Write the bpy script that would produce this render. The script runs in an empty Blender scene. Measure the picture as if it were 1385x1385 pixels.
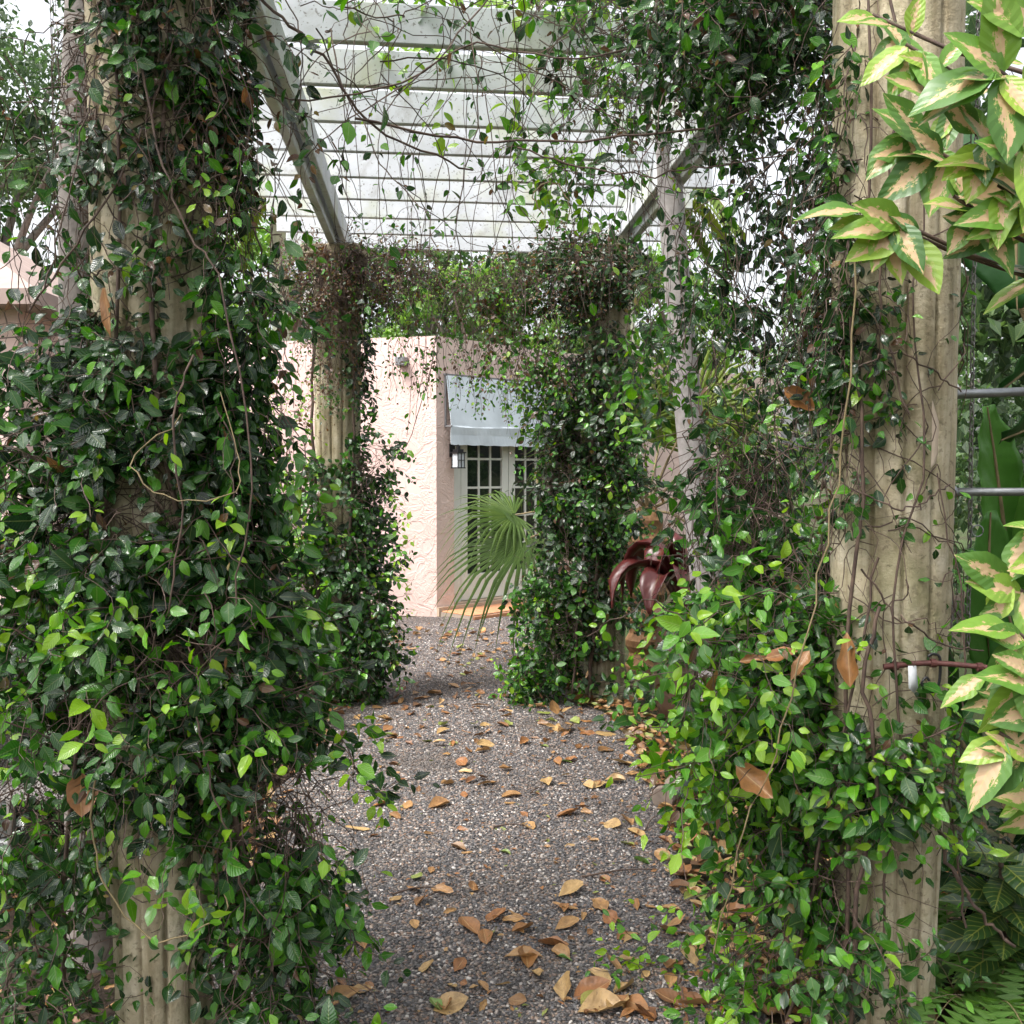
import bpy, bmesh, math, random
import numpy as np
from mathutils import Vector, Matrix, noise as mnoise

rnd = random.Random(7)
RNG = np.random.default_rng(11)
R = math.radians
scene = bpy.context.scene
col = scene.collection

# ------------------------------------------------------------------ camera
CAM_Z, PITCH = 1.5, R(2.17)
cam_d = bpy.data.cameras.new('camera'); cam = bpy.data.objects.new('camera', cam_d); col.objects.link(cam)
cam.location = (0, 0, CAM_Z); cam.rotation_euler = (R(90) - PITCH, 0, 0)
cam_d.sensor_width = 36; cam_d.lens = 36; cam_d.clip_start = 0.05; cam_d.clip_end = 2000
scene.camera = cam
# ------------------------------------------------------------------ sky, sun, exposure
SUN_EL, SUN_AZ = R(58), R(-122)          # azimuth measured from +Y towards +X
w = bpy.data.worlds.new('World'); scene.world = w; w.use_nodes = True
nt = w.node_tree; nt.nodes.clear()
out = nt.nodes.new('ShaderNodeOutputWorld'); bg = nt.nodes.new('ShaderNodeBackground')
sky = nt.nodes.new('ShaderNodeTexSky'); sky.sky_type = 'NISHITA'; sky.sun_disc = False
sky.sun_elevation = SUN_EL; sky.sun_rotation = SUN_AZ; sky.air_density = 1.0; sky.dust_density = 6.0; sky.ozone_density = 0.6
hs = nt.nodes.new('ShaderNodeHueSaturation'); hs.inputs['Saturation'].default_value = 0.2
bg.inputs['Strength'].default_value = 0.15
nt.links.new(sky.outputs[0], hs.inputs['Color']); nt.links.new(hs.outputs[0], bg.inputs[0]); nt.links.new(bg.outputs[0], out.inputs[0])
sl = bpy.data.lights.new('sun', 'SUN'); sl.energy = 1.5; sl.angle = R(14); sl.color = (1, .96, .9)
so = bpy.data.objects.new('sun', sl); col.objects.link(so)
sd = Vector((math.sin(SUN_AZ) * math.cos(SUN_EL), math.cos(SUN_AZ) * math.cos(SUN_EL), math.sin(SUN_EL)))
so.rotation_euler = sd.to_track_quat('Z', 'Y').to_euler(); so.location = (0, 0, 30)
vs = scene.view_settings; vs.view_transform = 'Standard'; vs.look = 'None'; vs.gamma = 1; vs.exposure = 1.52
scene.cycles.adaptive_threshold = .02; scene.cycles.max_bounces = 6; scene.cycles.diffuse_bounces = 3; scene.cycles.transparent_max_bounces = 8

def at(px, py, d):
    """photo point (1385 px frame) at world depth d -> world position"""
    f = Vector((0, math.cos(PITCH), -math.sin(PITCH))); u = Vector((0, math.sin(PITCH), math.cos(PITCH)))
    v = f * 1385 + Vector((1, 0, 0)) * (px - 692.5) + u * (692.5 - py)
    return Vector((0, 0, CAM_Z)) + v * (d / v.y)

# ------------------------------------------------------------------ materials
M = {}
class NT:
    def __init__(s, name):
        s.m = bpy.data.materials.new(name); s.m.use_nodes = True; s.t = s.m.node_tree; s.t.nodes.clear(); M[name] = s.m
        s.out = s.n('ShaderNodeOutputMaterial')
    def n(s, typ, **kw):
        x = s.t.nodes.new(typ)
        for k, v in kw.items():
            if hasattr(x, k): setattr(x, k, v)
            else: x.inputs[k.replace('_', ' ')].default_value = v
        return x
    def l(s, a, b): s.t.links.new(a, b)
    def coord(s, scale=(1, 1, 1), kind='Object'):
        c = s.n('ShaderNodeTexCoord'); m = s.n('ShaderNodeMapping'); m.inputs['Scale'].default_value = scale
        s.l(c.outputs[kind], m.inputs['Vector']); return m.outputs[0]
    def noise(s, v, scale, detail=4, rough=.55, dist=0):
        x = s.n('ShaderNodeTexNoise'); x.inputs['Scale'].default_value = scale; x.inputs['Detail'].default_value = detail
        x.inputs['Roughness'].default_value = rough; x.inputs['Distortion'].default_value = dist
        if v is not None: s.l(v, x.inputs['Vector'])
        return x.outputs['Fac']
    def ramp(s, fac, stops, interp='LINEAR'):
        x = s.n('ShaderNodeValToRGB'); e = x.color_ramp.elements; x.color_ramp.interpolation = interp
        while len(e) < len(stops): e.new(.5)
        for i, (p, c) in enumerate(stops):
            e[i].position = p; e[i].color = (c, c, c, 1) if isinstance(c, (int, float)) else (*c, 1)
        s.l(fac, x.inputs['Fac']); return x.outputs['Color']
    def mix(s, fac, a, b, mode='MIX'):
        x = s.n('ShaderNodeMix'); x.data_type = 'RGBA'; x.blend_type = mode
        for v, i in ((fac, 0), (a, 6), (b, 7)):
            if isinstance(v, (int, float)): x.inputs[i].default_value = v
            elif isinstance(v, tuple): x.inputs[i].default_value = (*v, 1)
            else: s.l(v, x.inputs[i])
        return x.outputs[2]
    def math(s, op, a, b=0.0):
        x = s.n('ShaderNodeMath'); x.operation = op
        for v, i in ((a, 0), (b, 1)):
            if isinstance(v, (int, float)): x.inputs[i].default_value = v
            else: s.l(v, x.inputs[i])
        return x.outputs[0]
    def bump(s, h, strength=.5, dist=.01, normal=None):
        x = s.n('ShaderNodeBump'); x.inputs['Strength'].default_value = strength; x.inputs['Distance'].default_value = dist
        s.l(h, x.inputs['Height'])
        if normal is not None: s.l(normal, x.inputs['Normal'])
        return x.outputs[0]
    def pbr(s, color, rough=.7, bump=None, metallic=0, spec=.5, coat=0, trans=0, trans_col=None):
        p = s.n('ShaderNodeBsdfPrincipled')
        if isinstance(color, tuple): p.inputs['Base Color'].default_value = (*color, 1)
        else: s.l(color, p.inputs['Base Color'])
        if isinstance(rough, (int, float)): p.inputs['Roughness'].default_value = rough
        else: s.l(rough, p.inputs['Roughness'])
        p.inputs['Metallic'].default_value = metallic; p.inputs['Specular IOR Level'].default_value = spec
        p.inputs['Coat Weight'].default_value = coat; p.inputs['Coat Roughness'].default_value = .15
        if bump is not None: s.l(bump, p.inputs['Normal'])
        o = p.outputs[0]
        if trans:
            tb = s.n('ShaderNodeBsdfTranslucent'); mx = s.n('ShaderNodeMixShader'); mx.inputs[0].default_value = trans
            if isinstance(trans_col, tuple): tb.inputs[0].default_value = (*trans_col, 1)
            else: s.l(trans_col if trans_col is not None else color, tb.inputs[0])
            s.l(o, mx.inputs[1]); s.l(tb.outputs[0], mx.inputs[2]); o = mx.outputs[0]
        s.l(o, s.out.inputs[0]); return s.m
    def attr(s, name, typ='GEOMETRY'):
        x = s.n('ShaderNodeAttribute'); x.attribute_name = name; x.attribute_type = typ; return x

def leaf_mat(name, stops, rough=.38, trans=.28, spec=.5, vein=.35, brighten=1.6):
    k = NT(name); a = k.attr('tint'); lu = k.attr('leafuv')
    c = k.ramp(a.outputs['Fac'], stops)
    sp = k.n('ShaderNodeSeparateXYZ'); k.l(lu.outputs['Vector'], sp.inputs[0])
    au = k.math('ABSOLUTE', sp.outputs[0])
    mid = k.ramp(au, [(0, 1), (.09, 0)])
    vv = k.math('SUBTRACT', k.math('MULTIPLY', sp.outputs[1], 9.0), k.math('MULTIPLY', au, 2.2))
    wv = k.math('PINGPONG', vv, .5)
    ns = k.noise(k.coord((1, 1, 1)), 55, 3)
    c = k.mix(k.math('MULTIPLY', ns, .45), c, k.mix(.5, c, (.02, .03, .012)))
    c2 = k.mix(k.math('MULTIPLY', mid, vein), c, k.mix(.55, c, (.45, .5, .18)))
    b = k.bump(k.math('ADD', wv, k.math('MULTIPLY', ns, .8)), .45, .003)
    hsv = k.n('ShaderNodeHueSaturation'); hsv.inputs['Value'].default_value = brighten; hsv.inputs['Saturation'].default_value = 1.1; k.l(c2, hsv.inputs['Color'])
    return k.pbr(c2, rough, b, spec=spec, trans=trans, trans_col=hsv.outputs[0])

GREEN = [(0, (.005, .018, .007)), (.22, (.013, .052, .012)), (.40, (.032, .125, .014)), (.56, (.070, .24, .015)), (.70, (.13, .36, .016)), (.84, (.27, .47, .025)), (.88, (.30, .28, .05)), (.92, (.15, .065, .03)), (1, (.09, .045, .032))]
leaf_mat('vine_leaf', GREEN, rough=.22, spec=.75, vein=.45)
leaf_mat('tree_leaf', [(0, (.03, .06, .025)), (.5, (.06, .12, .04)), (1, (.17, .28, .07))], rough=.5, trans=.4)
leaf_mat('bright_leaf', [(0, (.06, .14, .03)), (.5, (.12, .26, .04)), (1, (.26, .42, .07))], rough=.45, trans=.4)
k = NT('dry_leaf'); a = k.attr('tint'); lu = k.attr('leafuv'); oi = k.n('ShaderNodeObjectInfo'); sp = k.n('ShaderNodeSeparateXYZ'); k.l(lu.outputs['Vector'], sp.inputs[0])
c = k.ramp(a.outputs['Fac'], [(0, (.085, .038, .02)), (.3, (.26, .095, .028)), (.55, (.34, .165, .06)), (.8, (.46, .30, .13)), (.9, (.30, .32, .07)), (1, (.12, .26, .045))])
cv = k.n('ShaderNodeCombineXYZ'); k.l(sp.outputs[0], cv.inputs[0]); k.l(k.math('MULTIPLY', sp.outputs[1], 2.4), cv.inputs[1]); k.l(k.math('MULTIPLY', oi.outputs['Random'], 50), cv.inputs[2])
c = k.mix(k.ramp(k.noise(cv.outputs[0], 1.6, 5, .6), [(.42, 0), (.68, .75)]), c, k.mix(.72, c, (.07, .03, .015)))
c = k.mix(k.ramp(k.noise(cv.outputs[0], 7, 3, .6), [(.60, 0), (.68, .6)]), c, (.07, .035, .02))
c = k.mix(k.math('MULTIPLY', oi.outputs['Random'], .3), c, (.40, .26, .10)); au = k.math('ABSOLUTE', sp.outputs[0])
c = k.mix(k.ramp(au, [(0, .6), (.07, 0)]), c, (.52, .36, .17)); wv = k.math('PINGPONG', k.math('SUBTRACT', k.math('MULTIPLY', sp.outputs[1], 8.0), k.math('MULTIPLY', au, 1.8)), .5)
k.pbr(c, .42, k.bump(k.math('ADD', wv, k.noise(cv.outputs[0], 4, 4)), .25, .003), spec=.5, trans=.1)
leaf_mat('palm_leaf', [(0, (.015, .04, .005)), (.5, (.05, .10, .008)), (1, (.19, .25, .03))], rough=.55, spec=.25, trans=.22, vein=.1)
leaf_mat('banana_leaf', [(0, (.02, .09, .02)), (.5, (.05, .18, .03)), (1, (.12, .30, .04))], rough=.35, trans=.3, vein=.5)
leaf_mat('red_leaf', [(0, (.035, .008, .010)), (1, (.10, .014, .014))], rough=.32, trans=.08, spec=.5, vein=.15)

def twig_mat(name, a, b):
    k = NT(name); v = k.coord((1, 1, 1)); n1 = k.noise(v, 30, 4)
    k.pbr(k.ramp(n1, [(.3, a), (.7, b)]), .75, k.bump(k.noise(v, 140, 3), .4, .003))
twig_mat('vine_stem', (.05, .03, .025), (.13, .085, .06)); twig_mat('green_stem', (.15, .12, .055), (.24, .18, .09))
twig_mat('bark', (.10, .085, .075), (.24, .21, .19)); twig_mat('pale_bark', (.26, .24, .23), (.40, .36, .35))
twig_mat('fibre', (.16, .075, .03), (.36, .2, .09))

def stone_mat():
    k = NT('column_stone'); v = k.coord((1, 1, 1)); vs_ = k.coord((6, 6, .7))
    base = k.ramp(k.noise(v, 9, 8, .62), [(.25, (.29, .245, .15)), (.5, (.50, .43, .30)), (.75, (.63, .57, .45))])
    st = k.ramp(k.noise(vs_, 3.2, 6, .6), [(.46, 0), (.62, 1)])
    c = k.mix(k.math('MULTIPLY', st, .7), base, (.19, .15, .085))
    gr = k.ramp(k.noise(v, 4.2, 8, .72), [(.50, 0), (.62, 1)])
    c = k.mix(k.math('MULTIPLY', gr, .5), c, (.22, .22, .10))
    sp = k.ramp(k.noise(v, 60, 3, .6), [(.34, 1), (.42, 0)])
    c = k.mix(k.math('MULTIPLY', sp, .5), c, (.12, .095, .06))
    h = k.math('ADD', k.noise(v, 85, 5, .7), k.math('MULTIPLY', k.noise(v, 22, 5, .6), 1.3))
    k.pbr(c, .85, k.bump(h, .8, .006), spec=.3)
stone_mat()
k = NT('plaster_chip'); v = k.coord(); k.pbr(k.ramp(k.noise(v, 20, 5), [(.3, (.56, .44, .33)), (.7, (.66, .55, .44))]), .7, k.bump(k.noise(v, 90, 4), .3, .003))

def wood_mat():
    k = NT('white_paint'); v = k.coord((1, 1, 1)); oi = k.n('ShaderNodeObjectInfo')
    mp = k.n('ShaderNodeVectorMath'); mp.operation = 'ADD'; k.l(v, mp.inputs[0])
    cx = k.n('ShaderNodeCombineXYZ'); k.l(k.math('MULTIPLY', oi.outputs['Random'], 37), cx.inputs[0]); k.l(cx.outputs[0], mp.inputs[1])
    v = mp.outputs[0]
    c = k.ramp(k.noise(v, 5, 5), [(.3, (.52, .54, .56)), (.7, (.66, .68, .72))])
    al = k.ramp(k.noise(v, 2.3, 6, .6), [(.50, 0), (.66, 1)]); c = k.mix(k.math('MULTIPLY', al, .6), c, (.44, .46, .25))
    dk = k.ramp(k.noise(v, 3.1, 7, .75, .5), [(.55, 0), (.68, 1)]); c = k.mix(k.math('MULTIPLY', dk, .55), c, (.27, .25, .22))
    sp = k.ramp(k.noise(v, 75, 2, .5), [(.31, 1), (.36, 0)]); c = k.mix(k.math('MULTIPLY', sp, .7), c, (.16, .15, .13))
    k.pbr(c, .6, k.bump(k.noise(v, 40, 4), .25, .003), spec=.3)
wood_mat()
def stucco(name, c1, c2, stain):
    k = NT(name); v = k.coord((1, 1, 1))
    ob = k.n('ShaderNodeTexCoord')
    c = k.ramp(k.noise(v, 1.6, 6, .6), [(.3, c1), (.7, c2)])
    st = k.ramp(k.noise(k.coord((1.4, 1.4, .35)), 1.5, 6, .65), [(.55, 0), (.8, 1)])
    c = k.mix(k.math('MULTIPLY', st, .5), c, stain)
    n1 = k.noise(v, 5.5, 3, .5, 1.6); rid = k.ramp(n1, [(.40, 0), (.47, 1), (.50, .35), (.56, .9), (.60, .4)])
    h = k.math('ADD', k.math('MULTIPLY', rid, 1.0), k.math('MULTIPLY', k.noise(v, 55, 4, .6), .35))
    k.pbr(c, .85, k.bump(h, .45, .012), spec=.2)
stucco('pink_stucco', (.66, .475, .43), (.73, .55, .505), (.55, .39, .32))
stucco('tan_stucco', (.62, .48, .42), (.68, .53, .47), (.52, .40, .32))
def simple(name, c, rough=.6, met=0, spec=.5, sc=30, var=.25, bump=.2):
    k = NT(name); v = k.coord(); n1 = k.noise(v, sc, 5)
    d = tuple(x * (1 - var) for x in c); k.pbr(k.ramp(n1, [(.3, d), (.7, c)]), rough, k.bump(k.noise(v, sc * 3, 4), bump, .003), metallic=met, spec=spec)
simple('door_paint', (.70, .72, .66), .45, sc=6, var=.1); simple('terracotta', (.52, .24, .12), .7, sc=12)
simple('base_stone', (.50, .38, .28), .8, sc=14); simple('awning_cloth', (.64, .71, .76), .95, spec=.1, sc=5, var=.2)
simple('black_metal', (.02, .02, .022), .45, .3); simple('grey_metal', (.30, .31, .32), .4, .8, sc=60)
simple('chain_metal', (.30, .29, .27), .45, .85, sc=90, var=.6); simple('rust_metal', (.11, .035, .03), .65, .2, sc=60, var=.5)
simple('lantern_glass', (.62, .66, .70), .25); simple('fixture_grey', (.22, .22, .23), .5)
simple('white_pipe', (.80, .81, .82), .4, var=.08); simple('unit_grey', (.16, .165, .165), .55, .2, sc=20)
simple('wicker', (.22, .20, .185), .7, sc=80, var=.5); simple('clay', (.085, .045, .025), .55, sc=14, var=.5)
simple('paper_tag', (.5, .52, .54), .6); simple('log_wood', (.30, .235, .19), .85, sc=10, var=.6, bump=.8)
simple('joint', (.33, .27, .22), .9); simple('roof_tile', (.36, .27, .24), .8, sc=6)
k = NT('dark_glass'); k.pbr((.012, .02, .014), .04, spec=.6)
def var_leaf():
    k = NT('variegated_leaf'); lu = k.attr('leafuv'); a = k.attr('tint')
    sp = k.n('ShaderNodeSeparateXYZ'); k.l(lu.outputs['Vector'], sp.inputs[0])
    au = k.math('ABSOLUTE', sp.outputs[0])
    off = k.n('ShaderNodeCombineXYZ'); k.l(sp.outputs[0], off.inputs[0]); k.l(k.math('MULTIPLY', sp.outputs[1], 2.0), off.inputs[1]); oi = k.n('ShaderNodeObjectInfo'); k.l(k.math('MULTIPLY', oi.outputs['Random'], 60), off.inputs[2])
    nz = k.noise(off.outputs[0], 3.4, 5, .72)
    edge = k.math('ADD', k.math('ADD', au, k.math('MULTIPLY', k.math('SUBTRACT', oi.outputs['Random'], .45), .35)), k.math('MULTIPLY', k.math('SUBTRACT', nz, .46), 2.0))
    ends = k.math('POWER', k.math('ABSOLUTE', k.math('SUBTRACT', sp.outputs[1], .45)), 2.0)
    edge = k.math('ADD', edge, k.math('MULTIPLY', ends, 1.4))
    g = k.ramp(a.outputs['Fac'], [(0, (.06, .15, .03)), (.5, (.13, .28, .035)), (1, (.28, .42, .045))])
    rim = k.mix(.4, g, (.45, .50, .10))
    c = k.mix(k.ramp(edge, [(.42, 1), (.45, 0)]), k.mix(k.ramp(edge, [(.47, 1), (.56, 0)]), g, rim), (.60, .41, .24))
    mid = k.ramp(au, [(0, 1), (.06, 0)]); c = k.mix(k.math('MULTIPLY', mid, .5), c, (.55, .52, .22))
    wv = k.math('PINGPONG', k.math('SUBTRACT', k.math('MULTIPLY', sp.outputs[1], 8.0), k.math('MULTIPLY', au, 1.6)), .5)
    k.pbr(c, .38, k.bump(wv, .4, .003), trans=.25)
var_leaf()
def croton_mat():
    k = NT('croton_leaf'); lu = k.attr('leafuv'); sp = k.n('ShaderNodeSeparateXYZ'); k.l(lu.outputs['Vector'], sp.inputs[0])
    au = k.math('ABSOLUTE', sp.outputs[0])
    wv = k.math('PINGPONG', k.math('SUBTRACT', k.math('MULTIPLY', sp.outputs[1], 9.0), k.math('MULTIPLY', au, 1.8)), .5)
    ln = k.math('MAXIMUM', k.ramp(wv, [(0, 1), (.09, 0)]), k.ramp(au, [(0, 1), (.08, 0)]))
    c = k.mix(k.math('MULTIPLY', ln, .8), (.035, .085, .02), (.34, .36, .07)); k.pbr(c, .3, k.bump(wv, .3, .003), trans=.12)
croton_mat()
def ground_mat():
    k = NT('soil'); v = k.coord()
    c = k.ramp(k.noise(v, 14, 8, .7), [(.3, (.02, .015, .011)), (.5, (.045, .032, .023)), (.7, (.10, .065, .04))])
    g = k.ramp(k.noise(v, .15, 3), [(.45, 0), (.6, 1)]); c = k.mix(k.math('MULTIPLY', g, .6), c, (.05, .10, .025))
    k.pbr(c, .95, k.bump(k.noise(v, 40, 8, .7), 1, .03), spec=.2)
    k = NT('gravel_bed'); v = k.coord()
    vo = k.n('ShaderNodeTexVoronoi'); vo.inputs['Scale'].default_value = 105; k.l(v, vo.inputs['Vector'])
    hsv = k.n('ShaderNodeSeparateColor'); k.l(vo.outputs['Color'], hsv.inputs[0])
    c = k.ramp(hsv.outputs[0], [(0, (.06, .055, .055)), (.45, (.15, .14, .135)), (.7, (.24, .215, .20)), (.85, (.30, .21, .15)), (1, (.42, .39, .36))])
    c = k.mix(k.ramp(vo.outputs['Distance'], [(.35, 0), (.75, .8)]), c, (.035, .03, .028))
    h = k.ramp(vo.outputs['Distance'], [(0, 1), (.7, 0)])
    k.pbr(c, .7, k.bump(h, 1, .008), spec=.35)
    k = NT('pebble'); a = k.attr('ptint', 'INSTANCER'); ge = k.n('ShaderNodeNewGeometry'); pn = k.noise(ge.outputs['Position'], 1.3, 5, .6)
    k.pbr(k.mix(k.ramp(pn, [(.50, 0), (.66, .6)]), k.ramp(a.outputs['Fac'], [(0, (.035, .033, .036)), (.35, (.075, .072, .075)), (.62, (.14, .13, .13)), (.78, (.21, .13, .09)), (.86, (.26, .20, .16)), (.94, (.34, .31, .29)), (1, (.58, .54, .50))]), (.055, .042, .034)), .36, spec=.5)
ground_mat()

# ------------------------------------------------------------------ object helpers
def tag(o, label=None, cat=None, group=None, kind=None):
    for kk, vv in (('label', label), ('category', cat), ('group', group), ('kind', kind)):
        if vv: o[kk] = vv
    return o
def link(name, me, mat, parent=None, loc=None):
    o = bpy.data.objects.new(name, me); col.objects.link(o)
    if mat and not me.materials: me.materials.append(M[mat])
    if parent: o.parent = parent
    if loc is not None: o.location = loc
    return o
def thing(name, label, cat, loc=(0, 0, 0), group=None):
    o = bpy.data.objects.new(name, None); col.objects.link(o); o.location = loc; o.empty_display_size = .1
    return tag(o, label, cat, group)
def np_mesh(name, V, F, tint=None, uv=None, smooth=True):
    """V (n,3), F (m,3) or (m,4) numpy arrays"""
    V = np.ascontiguousarray(V, dtype=np.float32); F = np.ascontiguousarray(F, dtype=np.int32)
    me = bpy.data.meshes.new(name); me.vertices.add(len(V)); me.vertices.foreach_set('co', V.ravel())
    m, q = F.shape; me.loops.add(m * q); me.loops.foreach_set('vertex_index', F.ravel())
    me.polygons.add(m); me.polygons.foreach_set('loop_start', np.arange(0, m * q, q, dtype=np.int32))
    try: me.polygons.foreach_set('loop_total', np.full(m, q, dtype=np.int32))
    except Exception: pass
    me.polygons.foreach_set('use_smooth', np.full(m, smooth, dtype=bool))
    if tint is not None:
        a = me.attributes.new('tint', 'FLOAT', 'POINT'); a.data.foreach_set('value', np.ascontiguousarray(tint, dtype=np.float32))
    if uv is not None:
        a = me.attributes.new('leafuv', 'FLOAT_VECTOR', 'POINT'); a.data.foreach_set('vector', np.ascontiguousarray(uv, dtype=np.float32).ravel())
    me.update(calc_edges=True); return me
class BM:
    def __init__(s): s.b = bmesh.new()
    def box(s, c, size, rz=0, rot=None, bevel=0):
        m = Matrix.Translation(c) @ (rot.to_4x4() if rot is not None else Matrix.Rotation(rz, 4, 'Z')) @ Matrix.Diagonal((*size, 1))
        r = bmesh.ops.create_cube(s.b, size=1, matrix=m)
        if bevel:
            es = list({e for vv in r['verts'] for e in vv.link_edges}); bmesh.ops.bevel(s.b, geom=es, offset=bevel, segments=1, affect='EDGES')
        return s
    def cyl(s, p0, p1, r0, r1=None, n=12):
        p0, p1 = Vector(p0), Vector(p1); d = p1 - p0; r1 = r0 if r1 is None else r1
        m = Matrix.Translation((p0 + p1) / 2) @ d.to_track_quat('Z', 'Y').to_matrix().to_4x4()
        bmesh.ops.create_cone(s.b, cap_ends=True, segments=n, radius1=r0, radius2=r1, depth=d.length, matrix=m); return s
    def mesh(s, name, smooth=False):
        me = bpy.data.meshes.new(name); s.b.to_mesh(me); s.b.free()
        if smooth: me.polygons.foreach_set('use_smooth', [True] * len(me.polygons))
        return me
def tube_np(P, rad, n=6, cap=True):
    """P (N,K,3) strands, rad (N,K) -> verts, quads"""
    P = np.asarray(P, float)
    if P.ndim == 2: P = P[None]
    N, K, _ = P.shape; rad = np.broadcast_to(rad, (N, K))
    T = np.gradient(P, axis=1); T /= np.linalg.norm(T, axis=2, keepdims=True) + 1e-9
    ref = np.where(np.abs(T[..., 2:3]) > .9, np.array([1., 0, 0]), np.array([0, 0, 1.]))
    A = np.cross(T, ref); A /= np.linalg.norm(A, axis=2, keepdims=True) + 1e-9; B = np.cross(T, A)
    th = np.arange(n) * 2 * math.pi / n
    V = P[:, :, None] + rad[:, :, None, None] * (A[:, :, None] * np.cos(th)[None, None, :, None] + B[:, :, None] * np.sin(th)[None, None, :, None])
    idx = np.arange(N * K * n).reshape(N, K, n)
    a = idx[:, :-1]; b = idx[:, 1:]
    F = np.stack([a, np.roll(a, -1, 2), np.roll(b, -1, 2), b], -1).reshape(-1, 4)
    return V.reshape(-1, 3), F
def smooth_path(pts, k):
    """Catmull-Rom resample"""
    p = [Vector(q) for q in pts]; p = [p[0] * 2 - p[1]] + p + [p[-1] * 2 - p[-2]]; o = []
    m = len(p) - 3
    for i in range(k):
        t = i / (k - 1) * m; j = min(int(t), m - 1); f = t - j
        a, b, c, d = p[j:j + 4]
        o.append(.5 * ((2 * b) + (c - a) * f + (2 * a - 5 * b + 4 * c - d) * f * f + (3 * b - a - 3 * c + d) * f ** 3))
    return np.array([list(q) for q in o])
def tube(name, pts, r0, r1, mat, parent=None, k=14, n=6, loc=None):
    P = smooth_path(pts, k); V, F = tube_np(P, np.linspace(r0, r1, k), n)
    if loc is not None: V = V - np.array(loc)
    return link(name, np_mesh(name, V, F), mat, parent, loc if parent is None else None)

# ------------------------------------------------------------------ leaf library
def leaf_template(rg, W=.5, fold=.12, droop=.15, curl=0., twist=0., peak=.45, nst=4, ncr=1, wave=.0, sharp=.9, roll=0.):
    """unit leaf along +Y, normal +Z.  returns V, F(tri), UV"""
    V = [(0, 0, 0)]; UV = [(0, 0, 0)]; m = 2 * ncr + 1
    ts = np.linspace(0, 1, nst + 2)[1:-1]
    ph = rg.uniform(0, 6)
    for t in ts:
        tt = t ** (math.log(.5) / math.log(peak)); wd = W / 2 * math.sin(math.pi * tt) ** sharp
        for j in range(-ncr, ncr + 1):
            u = j / ncr; x = u * wd * (1 + wave * 5 * math.sin(ph * 3 + t * 13 + (2 if u > 0 else 0)))
            z = abs(u) * fold * wd / (W / 2) * W + curl * u * u * wd - droop * t * t + wave * math.sin(ph + t * 9 + u * 2) * abs(u) + abs(roll) * wd * max(0, u * (1 if roll > 0 else -1)) ** 2 * (.6 + .8 * t)
            x2 = x * math.cos(twist * t) - z * 0; V.append((x2, t, z + x * math.sin(twist * t))); UV.append((u, t, 0))
    V.append((0, 1, -droop)); UV.append((0, 1, 0))
    F = []; n = len(V); idx = lambda i, j: 1 + i * m + j
    for j in range(m - 1): F.append((0, idx(0, j + 1), idx(0, j))); F.append((n - 1, idx(nst - 1, j), idx(nst - 1, j + 1)))
    for i in range(nst - 1):
        for j in range(m - 1):
            a, b, c, d = idx(i, j), idx(i, j + 1), idx(i + 1, j + 1), idx(i + 1, j); F += [(a, b, c), (a, c, d)]
    return np.array(V), np.array(F), np.array(UV)
def templates(n, seed, **kw):
    rg = random.Random(seed); o = []
    for i in range(n):
        q = {a: (rg.uniform(*b) if isinstance(b, tuple) else b) for a, b in kw.items()}; o.append(leaf_template(rg, **q))
    return o
VT = templates(10, 3, W=(.42, .62), fold=(.0, .26), droop=(-.10, .42), twist=(-.7, .7), peak=(.38, .54), nst=4, sharp=.8, wave=(0, .03))
VF = templates(10, 3, W=(.50, .64), fold=(.04, .2), droop=(-.05, .28), twist=(-.4, .4), peak=(.40, .5), nst=3, sharp=.75)
TT = templates(6, 4, W=(.45, .6), fold=(.0, .2), droop=(0, .3), nst=1)

def frames(D, Nn):
    Y = D / (np.linalg.norm(D, axis=1, keepdims=True) + 1e-9)
    Z = Nn - (Nn * Y).sum(1, keepdims=True) * Y; Z /= np.linalg.norm(Z, axis=1, keepdims=True) + 1e-9
    X = np.cross(Y, Z); return np.stack([X, Y, Z], -1)
def leaf_batch(T, P, Rm, S, ti, tint):
    TV = np.stack([t[0] for t in T]); F0 = T[0][1]; UV = T[0][2]; nv = TV.shape[1]; N = len(P)
    V = np.einsum('nij,nvj->nvi', Rm, TV[ti] * S[:, None, None]) + P[:, None]
    F = (F0[None] + (np.arange(N) * nv)[:, None, None]).reshape(-1, 3)
    return V.reshape(-1, 3), F, np.repeat(tint, nv), np.tile(UV, (N, 1))
def unit(a): return a / (np.linalg.norm(a, axis=-1, keepdims=True) + 1e-9)

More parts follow.
